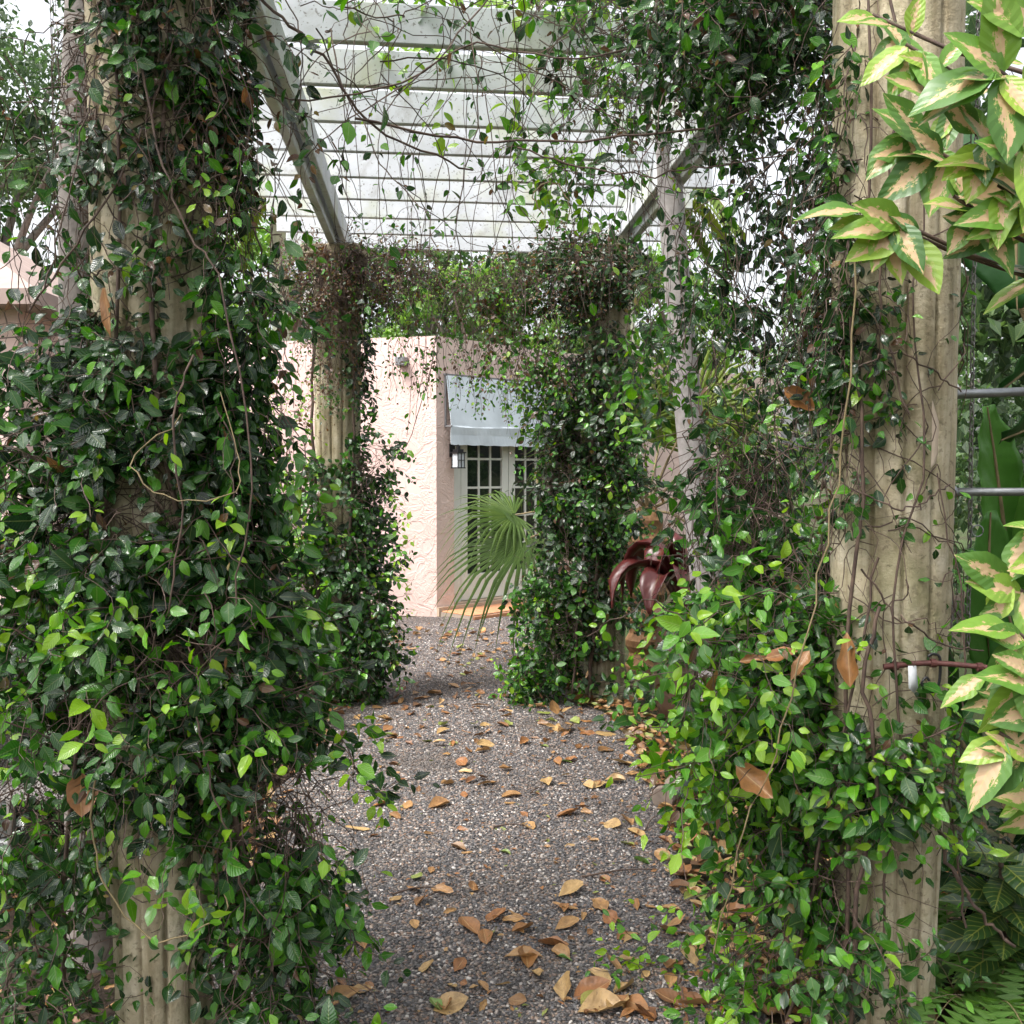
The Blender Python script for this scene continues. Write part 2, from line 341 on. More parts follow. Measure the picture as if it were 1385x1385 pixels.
def grow(rg, seeds, dirs, K, step, grav, wander, axis=None, rmin=0, rmax=9, zmin=.02):
    N = len(seeds); P = np.zeros((N, K, 3)); P[:, 0] = seeds; D = unit(dirs)
    for i in range(1, K):
        D = unit(D + rg.normal(0, wander, (N, 3)) + np.array([0, 0, -grav]))
        q = P[:, i - 1] + D * step
        if axis is not None:
            h = q[:, :2] - axis; r = np.linalg.norm(h, axis=1, keepdims=True) + 1e-6
            q[:, :2] = axis + h / r * np.clip(r, rmin, rmax)
        low = q[:, 2] < zmin; q[low, 2] = zmin; D[low, 2] = np.abs(D[low, 2]) * .2
        P[:, i] = q
    return P
def strand_leaves(rg, P, L, dens, tint, tint_sd, young=.25, outw=None, axis=None, face=(0, -.35, .55), reach=.012):
    """opposite leaf pairs along strands -> pos, dir, normal, size, tint"""
    N, K, _ = P.shape; T = unit(np.gradient(P, axis=1)); fr = np.broadcast_to(np.linspace(0, 1, K), (N, K))
    keep = rg.random((N, K)) < dens; keep[:, 0] = False
    p = P[keep]; t = T[keep]; f = fr[keep]; n = len(p)
    yng = np.broadcast_to((rg.random((N, 1)) < young), (N, K))[keep]
    ssz = np.broadcast_to(np.clip(np.exp(rg.normal(0, .2, (N, 1))), .6, 1.3), (N, K))[keep]; stn = np.broadcast_to(rg.normal(0, .07, (N, 1)), (N, K))[keep]
    rv = unit(np.cross(t, rg.normal(0, 1, (n, 3))))
    if axis is not None:
        o = np.zeros((n, 3)); o[:, :2] = unit(p[:, :2] - axis)
    else: o = unit(rg.normal(0, 1, (n, 3)) * np.array([1, 1, .2]) + np.array([0, -.6, 0]))
    pos, D, Nn, S, C = [], [], [], [], []
    for sgn in (1, -1):
        d = unit(sgn * rv + .45 * t + o * .35 + np.array([0, 0, -.35]) + rg.normal(0, .25, (n, 3)))
        nn = unit(o * .75 + np.array(face) + rg.normal(0, .36, (n, 3)))
        s = L * ssz * np.clip(rg.normal(1, .24, n), .4, 1.4) * np.where(f > .8, .8, 1)
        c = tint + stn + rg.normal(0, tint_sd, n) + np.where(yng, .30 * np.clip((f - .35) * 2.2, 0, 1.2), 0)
        pos.append(p + d * reach); D.append(d); Nn.append(nn); S.append(s); C.append(np.clip(c, .02, .83))
    return [np.concatenate(a) for a in (pos, D, Nn, S, C)]

LEAFMESH = {}
def leaf_mesh(T, tname, i, tv, mat):
    key = (tname, i, round(tv, 2), mat)
    if key not in LEAFMESH:
        V, F, UV = T[i]; me = np_mesh('leaf', V, F, np.full(len(V), tv), UV); me.materials.append(M[mat]); LEAFMESH[key] = me
    return LEAFMESH[key]
def put_leaf(parent, loc, T, tname, mat, p, Rm, s, i, tv, name='leaf'):
    o = link(name, leaf_mesh(T, tname, i, tv, mat), None, parent)
    m = Matrix(Rm.tolist()).to_4x4(); m = Matrix.Translation(Vector(p) - Vector(loc)) @ m @ Matrix.Scale(float(s), 4); o.matrix_basis = m
    return o
def in_frame(P):
    x = P[:, 0] / P[:, 1] * 1385 + 692; y = 692 - ((P[:, 2] - CAM_Z) / P[:, 1] + math.tan(PITCH)) * 1385
    return (x > 5) & (x < 1380) & (y > 5) & (y < 1380)

def gap_noise(p, sc, thr, off=0):
    return np.array([mnoise.noise(Vector((q[0] * sc + off, q[1] * sc, q[2] * sc))) for q in p]) > thr

def vine(name, label, loc, blobs, seed, group=None, npart=300, heroes=(), cat='vine'):
    LS = .80 if loc[1] < 5 else .92; NS = 1.45 if loc[1] < 3 else 1.15
    T_ = VT if loc[1] < 5 else VF; tn_ = 'v' if loc[1] < 5 else 'vf'
    rg = np.random.default_rng(seed); root = thing(name, label, cat, loc, group); L0 = np.array(loc)
    A = [[] for _ in range(5)]; tv, tf, off = [], [], 0
    for b in blobs:
        n = int(b['n'] * NS); c = np.array(b['c']); r = np.array(b['r'])
        u = rg.normal(0, 1, (n, 3)); u = unit(u) * rg.random((n, 1)) ** (1 / b.get('fill', 2.2))
        if b.get('box'): u = rg.uniform(-1, 1, (n, 3))
        s = c + u * r; s[:, 2] = np.clip(s[:, 2], .03, 99)
        axis = np.array(b['axis']) if 'axis' in b else None
        if axis is not None:
            h = s[:, :2] - axis; rr = np.linalg.norm(h, axis=1, keepdims=True) + 1e-6; s[:, :2] = axis + h / rr * np.clip(rr, b.get('rmin', .17), 9)
        d = rg.normal(0, 1, (n, 3)) * np.array([1, 1, .6]) + np.array(b.get('dir', (0, 0, 0)))
        K = b.get('K', 12); P = grow(rg, s, d, K, b.get('step', .035), b.get('grav', .12), b.get('wander', .35), axis, b.get('rmin', .17), b.get('rmax', 9))
        th = b.get('thick', .0016)
        if b.get('tubes', True):
            V, F = tube_np(P, np.linspace(th, th * .5, K)[None] * rg.uniform(.7, 1.5, (n, 1)), 3); tv.append(V - L0); tf.append(F + off); off += len(V)
        q = strand_leaves(rg, P, b.get('L', .06) * LS, b.get('dens', .7), b.get('tint', .3) + .065, b.get('sd', .14), b.get('young', .2), axis=axis, face=b.get('face', (0, -.35, .55)))
        if b.get('dead', .025):
            dd = rg.random(len(q[4])) < b.get('dead', .025); q[4][dd] = rg.uniform(.90, 1, dd.sum()); q[3][dd] *= .75
        ok = np.ones(len(q[0]), bool)
        if 'gap' in b: ok = gap_noise(q[0], b.get('gapsc', 5.), b['gap'], seed)
        for i in range(5): A[i].append(q[i][ok])
    P, D, Nn, S, C = [np.concatenate(a) for a in A]
    P[:, 2] = np.maximum(P[:, 2], .015)
    Rm = frames(D, Nn); ti = rg.integers(0, len(VT), len(P)); N = len(P)
    big = S * np.abs((Rm[:, :, 2] * unit(P - np.array([0, 0, CAM_Z]))).sum(1)).clip(.25, 1) / np.linalg.norm(P - np.array([0, 0, CAM_Z]), axis=1)
    big[~in_frame(P)] = 0
    front = (P[:, 1] - np.median(P[:, 1])); big = big * np.where(front < .05, 1, .5)
    sel = np.zeros(N, bool); sel[np.argsort(-big)[:npart]] = True; sel &= big > 0
    for i in np.nonzero(sel)[0]:
        put_leaf(root, loc, T_, tn_, 'vine_leaf', P[i], Rm[i], S[i], int(ti[i]), round(float(C[i]) * 25) / 25)
    e = ~sel; V, F, t, uv = leaf_batch(T_, P[e], Rm[e], S[e], ti[e], C[e])
    fo = link('foliage', np_mesh('foliage', V - L0, F, t, uv), 'vine_leaf', root); tag(fo, kind='stuff')
    if tv:
        o = link('twigs', np_mesh('twigs', np.concatenate(tv), np.concatenate(tf)), 'vine_stem', root); tag(o, kind='stuff')
    for pts, r0, r1, mat in heroes:
        pp = [Vector(q) - Vector(loc) for q in pts]; Pk = smooth_path(pp, 24); Pk[1:-1] += rg.normal(0, .004, (22, 3))
        V, F = tube_np(Pk, np.linspace(r0, r1, 24), 6); link('stem', np_mesh('stem', V, F), mat, root)
    print(name, N, 'leaves'); return root

# ================================================================== GROUND
ground = tag(link('ground', BM().mesh('ground'), 'soil'), kind='structure')
def grid_mesh(x0, x1, y0, y1, nx, ny, zf):
    xs = np.linspace(x0, x1, nx); ys = np.linspace(y0, y1, ny); X, Y = np.meshgrid(xs, ys); Z = zf(X, Y)
    idx = np.arange(nx * ny).reshape(ny, nx)
    F = np.stack([idx[:-1, :-1], idx[:-1, 1:], idx[1:, 1:], idx[1:, :-1]], -1).reshape(-1, 4)
    return np.stack([X, Y, Z], -1).reshape(-1, 3), F
V, F = grid_mesh(-400, 400, -300, 600, 41, 41, lambda X, Y: X * 0)
gm = np_mesh('ground', V, F); gm.materials.append(M['soil']); old = ground.data; ground.data = gm; bpy.data.meshes.remove(old)
ys = np.linspace(.6, 10.55, 60)
xl = np.interp(ys, [0, 2.5, 5, 6.6, 7.5, 10.7], [-.95, -.95, -1.1, -1.15, -1.5, -1.6]) + .04 * np.sin(ys * 5.1)
xr = np.interp(ys, [0, 2.5, 3.5, 5.2, 6.2, 7.2, 10.7], [.72, .70, .66, .72, .62, .30, .55]) + .04 * np.sin(ys * 4.3 + 1)
nx = 14; Vp = []
for y, a, b in zip(ys, xl, xr):
    for j in range(nx):
        x = a + (b - a) * j / (nx - 1); e = min(j, nx - 1 - j)
        Vp.append((x, y, .006 if e == 0 else .014 + .010 * mnoise.noise(Vector((x * 1.3, y * 1.3, 0)))))
idx = np.arange(60 * nx).reshape(60, nx)
Fp = np.stack([idx[:-1, :-1], idx[:-1, 1:], idx[1:, 1:], idx[1:, :-1]], -1).reshape(-1, 4)
path = tag(link('gravel_path', np_mesh('gravel_path', np.array(Vp), Fp), 'gravel_bed'), kind='structure')
peb = link('gravel', np_mesh('gravel', np.array(Vp) + np.array([0, 0, .001]), Fp), 'pebble', path); tag(peb, kind='stuff')
def pebble_nodes(dens):
    g = bpy.data.node_groups.new('pebbles', 'GeometryNodeTree')
    g.interface.new_socket('Geometry', in_out='INPUT', socket_type='NodeSocketGeometry'); g.interface.new_socket('Geometry', in_out='OUTPUT', socket_type='NodeSocketGeometry')
    n = lambda t: g.nodes.new(t); gi, go = n('NodeGroupInput'), n('NodeGroupOutput')
    dp = n('GeometryNodeDistributePointsOnFaces'); dp.inputs['Density'].default_value = dens
    ico = n('GeometryNodeMeshIcoSphere'); ico.inputs['Radius'].default_value = 1; ico.inputs['Subdivisions'].default_value = 1
    nz = n('ShaderNodeTexNoise'); nz.inputs['Scale'].default_value = 1.1; sp = n('GeometryNodeSetPosition'); vm = n('ShaderNodeVectorMath'); vm.operation = 'SUBTRACT'; vm.inputs[1].default_value = (.5, .5, .5)
    vsn = n('ShaderNodeVectorMath'); vsn.operation = 'SCALE'; vsn.inputs['Scale'].default_value = 1.3
    g.links.new(nz.outputs['Color'], vm.inputs[0]); g.links.new(vm.outputs[0], vsn.inputs[0]); g.links.new(vsn.outputs[0], sp.inputs['Offset']); g.links.new(ico.outputs['Mesh'], sp.inputs['Geometry'])
    sm = n('GeometryNodeSetMaterial'); sm.inputs['Material'].default_value = M['pebble']; ss = n('GeometryNodeSetShadeSmooth')
    g.links.new(sp.outputs[0], ss.inputs['Geometry']); g.links.new(ss.outputs[0], sm.inputs['Geometry'])
    ip = n('GeometryNodeInstanceOnPoints'); rv = n('FunctionNodeRandomValue'); rv.data_type = 'FLOAT_VECTOR'
    rv.inputs[0].default_value = (-.5, -.5, 0); rv.inputs[1].default_value = (.5, .5, 6.28)
    rs = n('FunctionNodeRandomValue'); rs.data_type = 'FLOAT_VECTOR'; rs.inputs[0].default_value = (.0034, .003, .002); rs.inputs[1].default_value = (.0105, .008, .0055)
    st = n('GeometryNodeStoreNamedAttribute'); st.data_type = 'FLOAT'; st.domain = 'INSTANCE'; st.inputs['Name'].default_value = 'ptint'
    rt = n('FunctionNodeRandomValue'); rt.data_type = 'FLOAT'; rt.inputs['Seed'].default_value = 5
    g.links.new(gi.outputs[0], dp.inputs['Mesh']); g.links.new(dp.outputs['Points'], ip.inputs['Points']); g.links.new(sm.outputs[0], ip.inputs['Instance'])
    g.links.new(rv.outputs[0], ip.inputs['Rotation']); g.links.new(rs.outputs[0], ip.inputs['Scale'])
    g.links.new(ip.outputs[0], st.inputs['Geometry']); g.links.new(rt.outputs[1], st.inputs['Value']); g.links.new(st.outputs[0], go.inputs[0])
    return g
md = peb.modifiers.new('pebbles', 'NODES'); md.node_group = pebble_nodes(7500)

# ================================================================== PINK HOUSE
C = Vector((-.785, 10.65, 0)); UL = Vector((-1.9, .5, 0)).normalized(); UR = Vector((.698, .716, 0)).normalized(); NR = Vector((UR.y, -UR.x, 0)); NL = Vector((UL.y * -1, UL.x, 0))
if NL.y > 0: NL = -NL
house = thing('pink_house', 'low pink stucco house with flat roof and glazed door at the end of the path', 'house', C)
H = 2.92
def frame_box(b, s0, s1, n0, n1, z0, z1, u=UR, nrm=NR, bevel=0):
    """box in wall coordinates relative to the house corner: s along the wall, n outwards"""
    c = u * ((s0 + s1) / 2) + nrm * ((n0 + n1) / 2) + Vector((0, 0, (z0 + z1) / 2))
    return b.box(c, (s1 - s0, abs(n1 - n0), z1 - z0), rot=Matrix((u, nrm.cross(u) * 0 + Vector((0, 0, 1)).cross(u), Vector((0, 0, 1)))).transposed(), bevel=bevel)
def wall_prism(pts, z0, z1):
    b = bmesh.new(); lo = [b.verts.new((p.x, p.y, z0)) for p in pts]; hi = [b.verts.new((p.x, p.y, z1)) for p in pts]; n = len(pts)
    for i in range(n): b.faces.new((lo[i], lo[(i + 1) % n], hi[(i + 1) % n], hi[i]))
    b.faces.new(hi); b.faces.new(lo[::-1]); bmesh.ops.recalc_face_normals(b, faces=b.faces); return b
a0 = Vector((0, 0, 0)); t = .25
# left wall (with the mitred corner), then the right wall in pieces round the doorway
lw = [a0, UL * 7, UL * 7 - NL * t, a0 - NL * .22 - NR * .12]
me = bpy.data.meshes.new('wall'); b = wall_prism(lw, 0, H); b.to_mesh(me); b.free(); link('wall', me, 'pink_stucco', house)
b = BM(); frame_box(b, .003, .25, -t, -.003, 0, H); frame_box(b, 1.92, 7, -t, -.003, 0, H); frame_box(b, .25, 1.92, -t, -.003, 2.1, H)
link('wall', b.mesh('wall'), 'tan_stucco', house)
rf = [a0 - NL * .2 - NR * .1, UL * 7 - NL * .2, UL * 7 + Vector((1, 7, 0)), UR * 7 + Vector((-2, 5, 0)), UR * 7 - NR * .2]
me = bpy.data.meshes.new('roof'); b = wall_prism(rf, H - .25, H - .12); b.to_mesh(me); b.free(); link('roof', me, 'base_stone', house)
me = bpy.data.meshes.new('wall'); b = wall_prism([UL * 7 - NL * .24, UL * 7 + Vector((1, 7, 0)), UL * 7 + Vector((1.2, 6.9, 0)), UL * 7 - NL * .26 + Vector((.2, 0, 0))], 0, H - .13); b.to_mesh(me); b.free(); link('wall', me, 'pink_stucco', house)
b = BM(); frame_box(b, .0, 2.4, -.001, .035, .0, .10); link('base_course', b.mesh('base_course'), 'base_stone', house)
door = None
b = BM(); frame_box(b, .25, .43, -.16, -.09, .1, 2.1, bevel=.006); frame_box(b, .30, .39, -.092, -.075, .2, 2.0, bevel=.006); link('door_jamb', b.mesh('door_jamb'), 'door_paint', house)
b = BM(); frame_box(b, .25, 1.92, -.17, -.02, .095, .115); link('door_sill', b.mesh('door_sill'), 'base_stone', house)
for s0 in (.44, 1.18):
    b = BM(); z0, z1 = .12, 2.09; s1 = s0 + .73
    frame_box(b, s0, s0 + .1, -.15, -.10, z0, z1, bevel=.005); frame_box(b, s1 - .1, s1, -.15, -.10, z0, z1, bevel=.005)
    frame_box(b, s0 + .1, s1 - .1, -.148, -.102, z0, z0 + .28, bevel=.005); frame_box(b, s0 + .1, s1 - .1, -.148, -.102, z1 - .12, z1, bevel=.005)
    door = link('door', b.mesh('door'), 'door_paint', house)
    gw = .53; g0 = s0 + .1; gz0, gz1 = z0 + .28, z1 - .12
    for i in range(1, 3):
        b = BM(); frame_box(b, g0 + gw * i / 3 - .012, g0 + gw * i / 3 + .012, -.14, -.108, gz0, gz1); link('muntin', b.mesh('muntin'), 'door_paint', door)
    for i in range(1, 5):
        b = BM(); zz = gz0 + (gz1 - gz0) * i / 5; frame_box(b, g0, g0 + gw, -.138, -.110, zz - .012, zz + .012); link('muntin', b.mesh('muntin'), 'door_paint', door)
    for i in range(3):
        for j in range(5):
            b = BM(); hz = (gz1 - gz0) / 5; frame_box(b, g0 + gw * i / 3 + .012, g0 + gw * (i + 1) / 3 - .012, -.128, -.122, gz0 + hz * j + .012, gz0 + hz * (j + 1) - .012)
            link('pane', b.mesh('pane'), 'dark_glass', door)
    hb = BM(); frame_box(hb, s0 + .67 if s0 < 1 else s0 + .04, (s0 + .67 if s0 < 1 else s0 + .04) + .02, -.10, -.05, 1.0, 1.14, bevel=.004); link('handle', hb.mesh('handle'), 'black_metal', door)
# terracotta doorstep with separate tiles
b = BM(); frame_box(b, .02, 2.3, .036, .52, .0, .05); stp = link('doorstep', b.mesh('doorstep'), 'joint', house)
for i in range(7):
    for j in range(2):
        b = BM(); frame_box(b, .03 + i * .325, .03 + i * .325 + .315, .045 + j * .235, .045 + j * .235 + .228, .05, .064, bevel=.004); link('tile', b.mesh('tile'), 'terracotta', stp)
for i in range(7):
    b = BM(); frame_box(b, .03 + i * .325, .03 + i * .325 + .315, .52, .532, .003, .048, bevel=.003); link('tile', b.mesh('tile'), 'terracotta', stp)
# awning: sloped cloth, crease, scalloped valance
ns, npf = 40, [(.02, 2.52), (.043, 2.36), (.068, 2.18), (.094, 2.0), (.098, 1.985), (.088, 1.90), (.092, 1.80)]
V = []
for i in range(ns + 1):
    s = .12 + 1.95 * i / ns
    for j, (nn, z) in enumerate(npf):
        wv = .002 * math.sin(i * .9 + j) + .006 * mnoise.noise(Vector((s * 5, j * .9, 1)))
        zz = z - (.007 * abs(math.sin(i / ns * 9 * math.pi)) if j == 6 else 0) - (.008 * math.sin(i / ns * 9) if j in (3, 4) else 0)
        V.append(list(UR * s + NR * (nn + wv) + Vector((0, 0, zz))))
m = len(npf); F = [(i * m + j, (i + 1) * m + j, (i + 1) * m + j + 1, i * m + j + 1) for i in range(ns) for j in range(m - 1)]
aw = link('awning', np_mesh('awning', np.array(V), np.array(F), smooth=False), 'awning_cloth', house)
sm = aw.modifiers.new('thick', 'SOLIDIFY'); sm.thickness = .004
for s in (.118, 2.072):
    b = BM(); frame_box(b, s - .006, s + .006, .001, .02, 1.98, 2.52); frame_box(b, s - .006, s + .006, .02, .11, 1.985, 2.0); link('awning_bracket', b.mesh('awning_bracket'), 'fixture_grey', house)
b = BM(); frame_box(b, .10, 2.09, .001, .022, 2.521, 2.54); link('awning_rail', b.mesh('awning_rail'), 'fixture_grey', house)
# lantern by the door
lp = C + UR * .215; lan = thing('wall_lantern', 'small black wall lantern with pale panes under the blue awning', 'lantern', lp + Vector((0, 0, 1.55)))
def wb(b, s0, s1, n0, n1, z0, z1, bevel=0): return frame_box(b, s0, s1, n0, n1, z0, z1, bevel=bevel)
b = BM(); wb(b, -.035, .035, .001, .015, .12, .26); wb(b, -.01, .01, .015, .10, .235, .25); link('bracket', b.mesh('bracket'), 'black_metal', lan)
b = BM(); wb(b, -.055, .055, .045, .155, 0, .012); wb(b, -.06, .06, .04, .16, .16, .172); wb(b, -.04, .04, .06, .14, .172, .20); wb(b, -.015, .015, .085, .115, .20, .237)
for s in (-.05, .042):
    for q in (.05, .142): wb(b, s, s + .008, q, q + .008, .012, .16)
wb(b, -.045, .045, .146, .152, .082, .090); wb(b, -.004, .004, .1465, .1525, .012, .16)
link('cage', b.mesh('cage'), 'black_metal', lan)
b = BM(); wb(b, -.042, .042, .056, .144, .013, .158); link('pane', b.mesh('pane'), 'lantern_glass', lan)
# floodlight box on the pink wall
fp = C + UL * .36 + NL * .001; fx = thing('wall_light', 'small grey square light box high on the pink wall', 'light', fp + Vector((0, 0, 2.62)))
b = BM(); frame_box(b, -.045, .045, 0, .03, 0, .09, u=UL, nrm=NL); link('back_plate', b.mesh('back_plate'), 'grey_metal', fx)
b = BM(); frame_box(b, -.05, .05, .03, .12, -.005, .085, u=UL, nrm=NL, bevel=.008); link('housing', b.mesh('housing'), 'fixture_grey', fx)

# neighbouring pink building to the left
nb = thing('garden_building', 'pink stucco outbuilding with sloping roof behind the vine on the tiled side', 'building', (-5.9, 7.5, 0)); nb['label'] = 'pink stucco outbuilding with sloping roof glimpsed behind the thick dark vine'
b = BM(); b.box((0, 1.4, 1.35), (4.6, 2.8, 2.7)); link('wall', b.mesh('wall'), 'pink_stucco', nb)
b = bmesh.new(); q = [(-2.6, -.25, 2.69), (2.55, -.25, 2.69), (2.55, 3.05, 2.69), (-2.6, 3.05, 2.69), (-2.6, -.25, 2.80), (2.55, -.25, 2.80), (2.55, 3.05, 2.80), (-2.6, 3.05, 2.80), (-2.2, 1.4, 4.0), (.6, 1.4, 4.0)]
vv = [b.verts.new(p) for p in q]
for f in ((0, 3, 2, 1), (0, 1, 5, 4), (1, 2, 6, 5), (2, 3, 7, 6), (3, 0, 4, 7), (4, 5, 9, 8), (5, 6, 9), (6, 7, 8, 9), (7, 4, 8)): b.faces.new([vv[i] for i in f])
me = bpy.data.meshes.new('roof'); b.to_mesh(me); b.free(); link('roof', me, 'roof_tile', nb)

# ================================================================== PERGOLA
perg = thing('pergola', 'white painted wooden pergola on fluted cream stone columns over the path', 'pergola', (-.05, 2.6, 0)); PL = perg.location
COLS = [(-.90, 2.6), (.963, 2.6), (-1.154, 6.8), (.63, 6.8)]
def col_r(z): return float(np.interp(z, [0, .3, 1.2, 2.2, 2.85], [.114, .120, .141, .150, .153]))
def column_mesh(seed):
    n, nz = 192, 70; V = []
    for i in range(nz + 1):
        z = 2.83 * i / nz; r = col_r(z)
        for j in range(n):
            a = 2 * math.pi * j / n; fl = abs((a * 12 / (2 * math.pi) + .27) % 1 - .5)
            dpt = .014 * math.exp(-((.5 - fl) / .055) ** 2) + .005 * (fl / .5) ** 2
            rr = r + .004 - max(dpt, 0) + .0035 * mnoise.noise(Vector((math.cos(a) * 3 + seed, math.sin(a) * 3, z * 5))) - max(0, mnoise.noise(Vector((math.cos(a) * 1.2, math.sin(a) * 1.2 + seed, z * 2.2))) - .42) * .03
            V.append((rr * math.cos(a), rr * math.sin(a), z))
    idx = np.arange((nz + 1) * n).reshape(nz + 1, n); a, b = idx[:-1], idx[1:]
    F = np.stack([a, np.roll(a, -1, 1), np.roll(b, -1, 1), b], -1).reshape(-1, 4)
    return np_mesh('column', np.array(V), F)
for i, (x, y) in enumerate(COLS):
    c = link('column', column_mesh(i * 3.7), 'column_stone', perg); c.location = Vector((x, y, 0)) - PL
    b = BM(); b.cyl((0, 0, 2.82), (0, 0, 2.87), .175, .195, 32); b.cyl((0, 0, 2.87), (0, 0, 2.90), .195, .205, 32); b.box((0, 0, 2.935), (.40, .40, .068), bevel=.008); link('capital', b.mesh('capital'), 'column_stone', c)
    b = BM(); b.box((0, 0, .025), (.34, .34, .05), bevel=.008); b.cyl((0, 0, .05), (0, 0, .09), .150, .132, 32); link('plinth', b.mesh('plinth'), 'column_stone', c)
    if i == 1:   # flaked pale plaster patch
        V = []; F = []
        a0_ = R(-72); prof = [(1.49, .3), (1.52, .7), (1.57, .8), (1.62, .72), (1.67, .55), (1.70, .3)]
        for z, wd in prof:
            for j in range(5):
                aa = a0_ + R(-15 + 30 * j / 4 * wd + 6 * mnoise.noise(Vector((z * 20, j, 0)))); rr = col_r(z) + .001
                V.append((rr * math.cos(aa), rr * math.sin(aa), z + .01 * mnoise.noise(Vector((j * 2.2, z * 9, 3)))))
        for r_ in range(len(prof) - 1):
            for j in range(4): F.append((r_ * 5 + j, r_ * 5 + j + 1, r_ * 5 + j + 6, r_ * 5 + j + 5))
        pc = link('plaster_patch', np_mesh('plaster_patch', np.array(V), np.array(F)), 'plaster_chip', c); sm = pc.modifiers.new('thick', 'SOLIDIFY'); sm.thickness = .006
def bar(name, p0, p1, wdt, hgt, parent, mat='white_paint', bevel=.004):
    """timber with p0/p1 along the centre of its underside"""
    p0, p1 = Vector(p0), Vector(p1); d = p1 - p0; b = BM(); b.box((0, 0, 0), (d.length, wdt, hgt), bevel=bevel)
    o = link(name, b.mesh(name), mat, parent); o.location = (p0 + p1) / 2 + Vector((0, 0, hgt / 2)) - PL; o.rotation_euler = (0, 0, math.atan2(d.y, d.x)); return o
def lx(y): return -.877 - .081 * (y - 3.18)
def rx(y): return .937 - .070 * (y - 4.15)
bar('beam', (lx(2.1) , 2.1, 2.97), (lx(7.95), 7.95, 2.97), .045, .20, perg); bar('beam', (lx(2.1) + .06, 2.1, 3.02), (lx(7.95) + .06, 7.95, 3.02), .035, .148, perg)
bar('beam', (rx(2.1), 2.1, 2.97), (rx(7.95), 7.95, 2.97), .045, .20, perg); bar('beam', (rx(2.1) - .06, 2.1, 3.02), (rx(7.95) - .06, 7.95, 3.02), .035, .148, perg)
RAF = []
for kk in range(-3, 10):
    d0 = 3.60 + .462 * kk + rnd.uniform(-.01, .01); dd = .11
    y0 = d0 - dd * (.56 + .65); x0 = lx(d0) - .42; x1 = rx(d0) + .36
    f = lambda x: d0 + dd * (x + .56)
    RAF.append((x0, f(x0), x1, f(x1))); bar('rafter', (x0, f(x0), 3.1715 + rnd.uniform(0, .002)), (x1, f(x1), 3.1715 + rnd.uniform(0, .004)), .038, .155, perg)

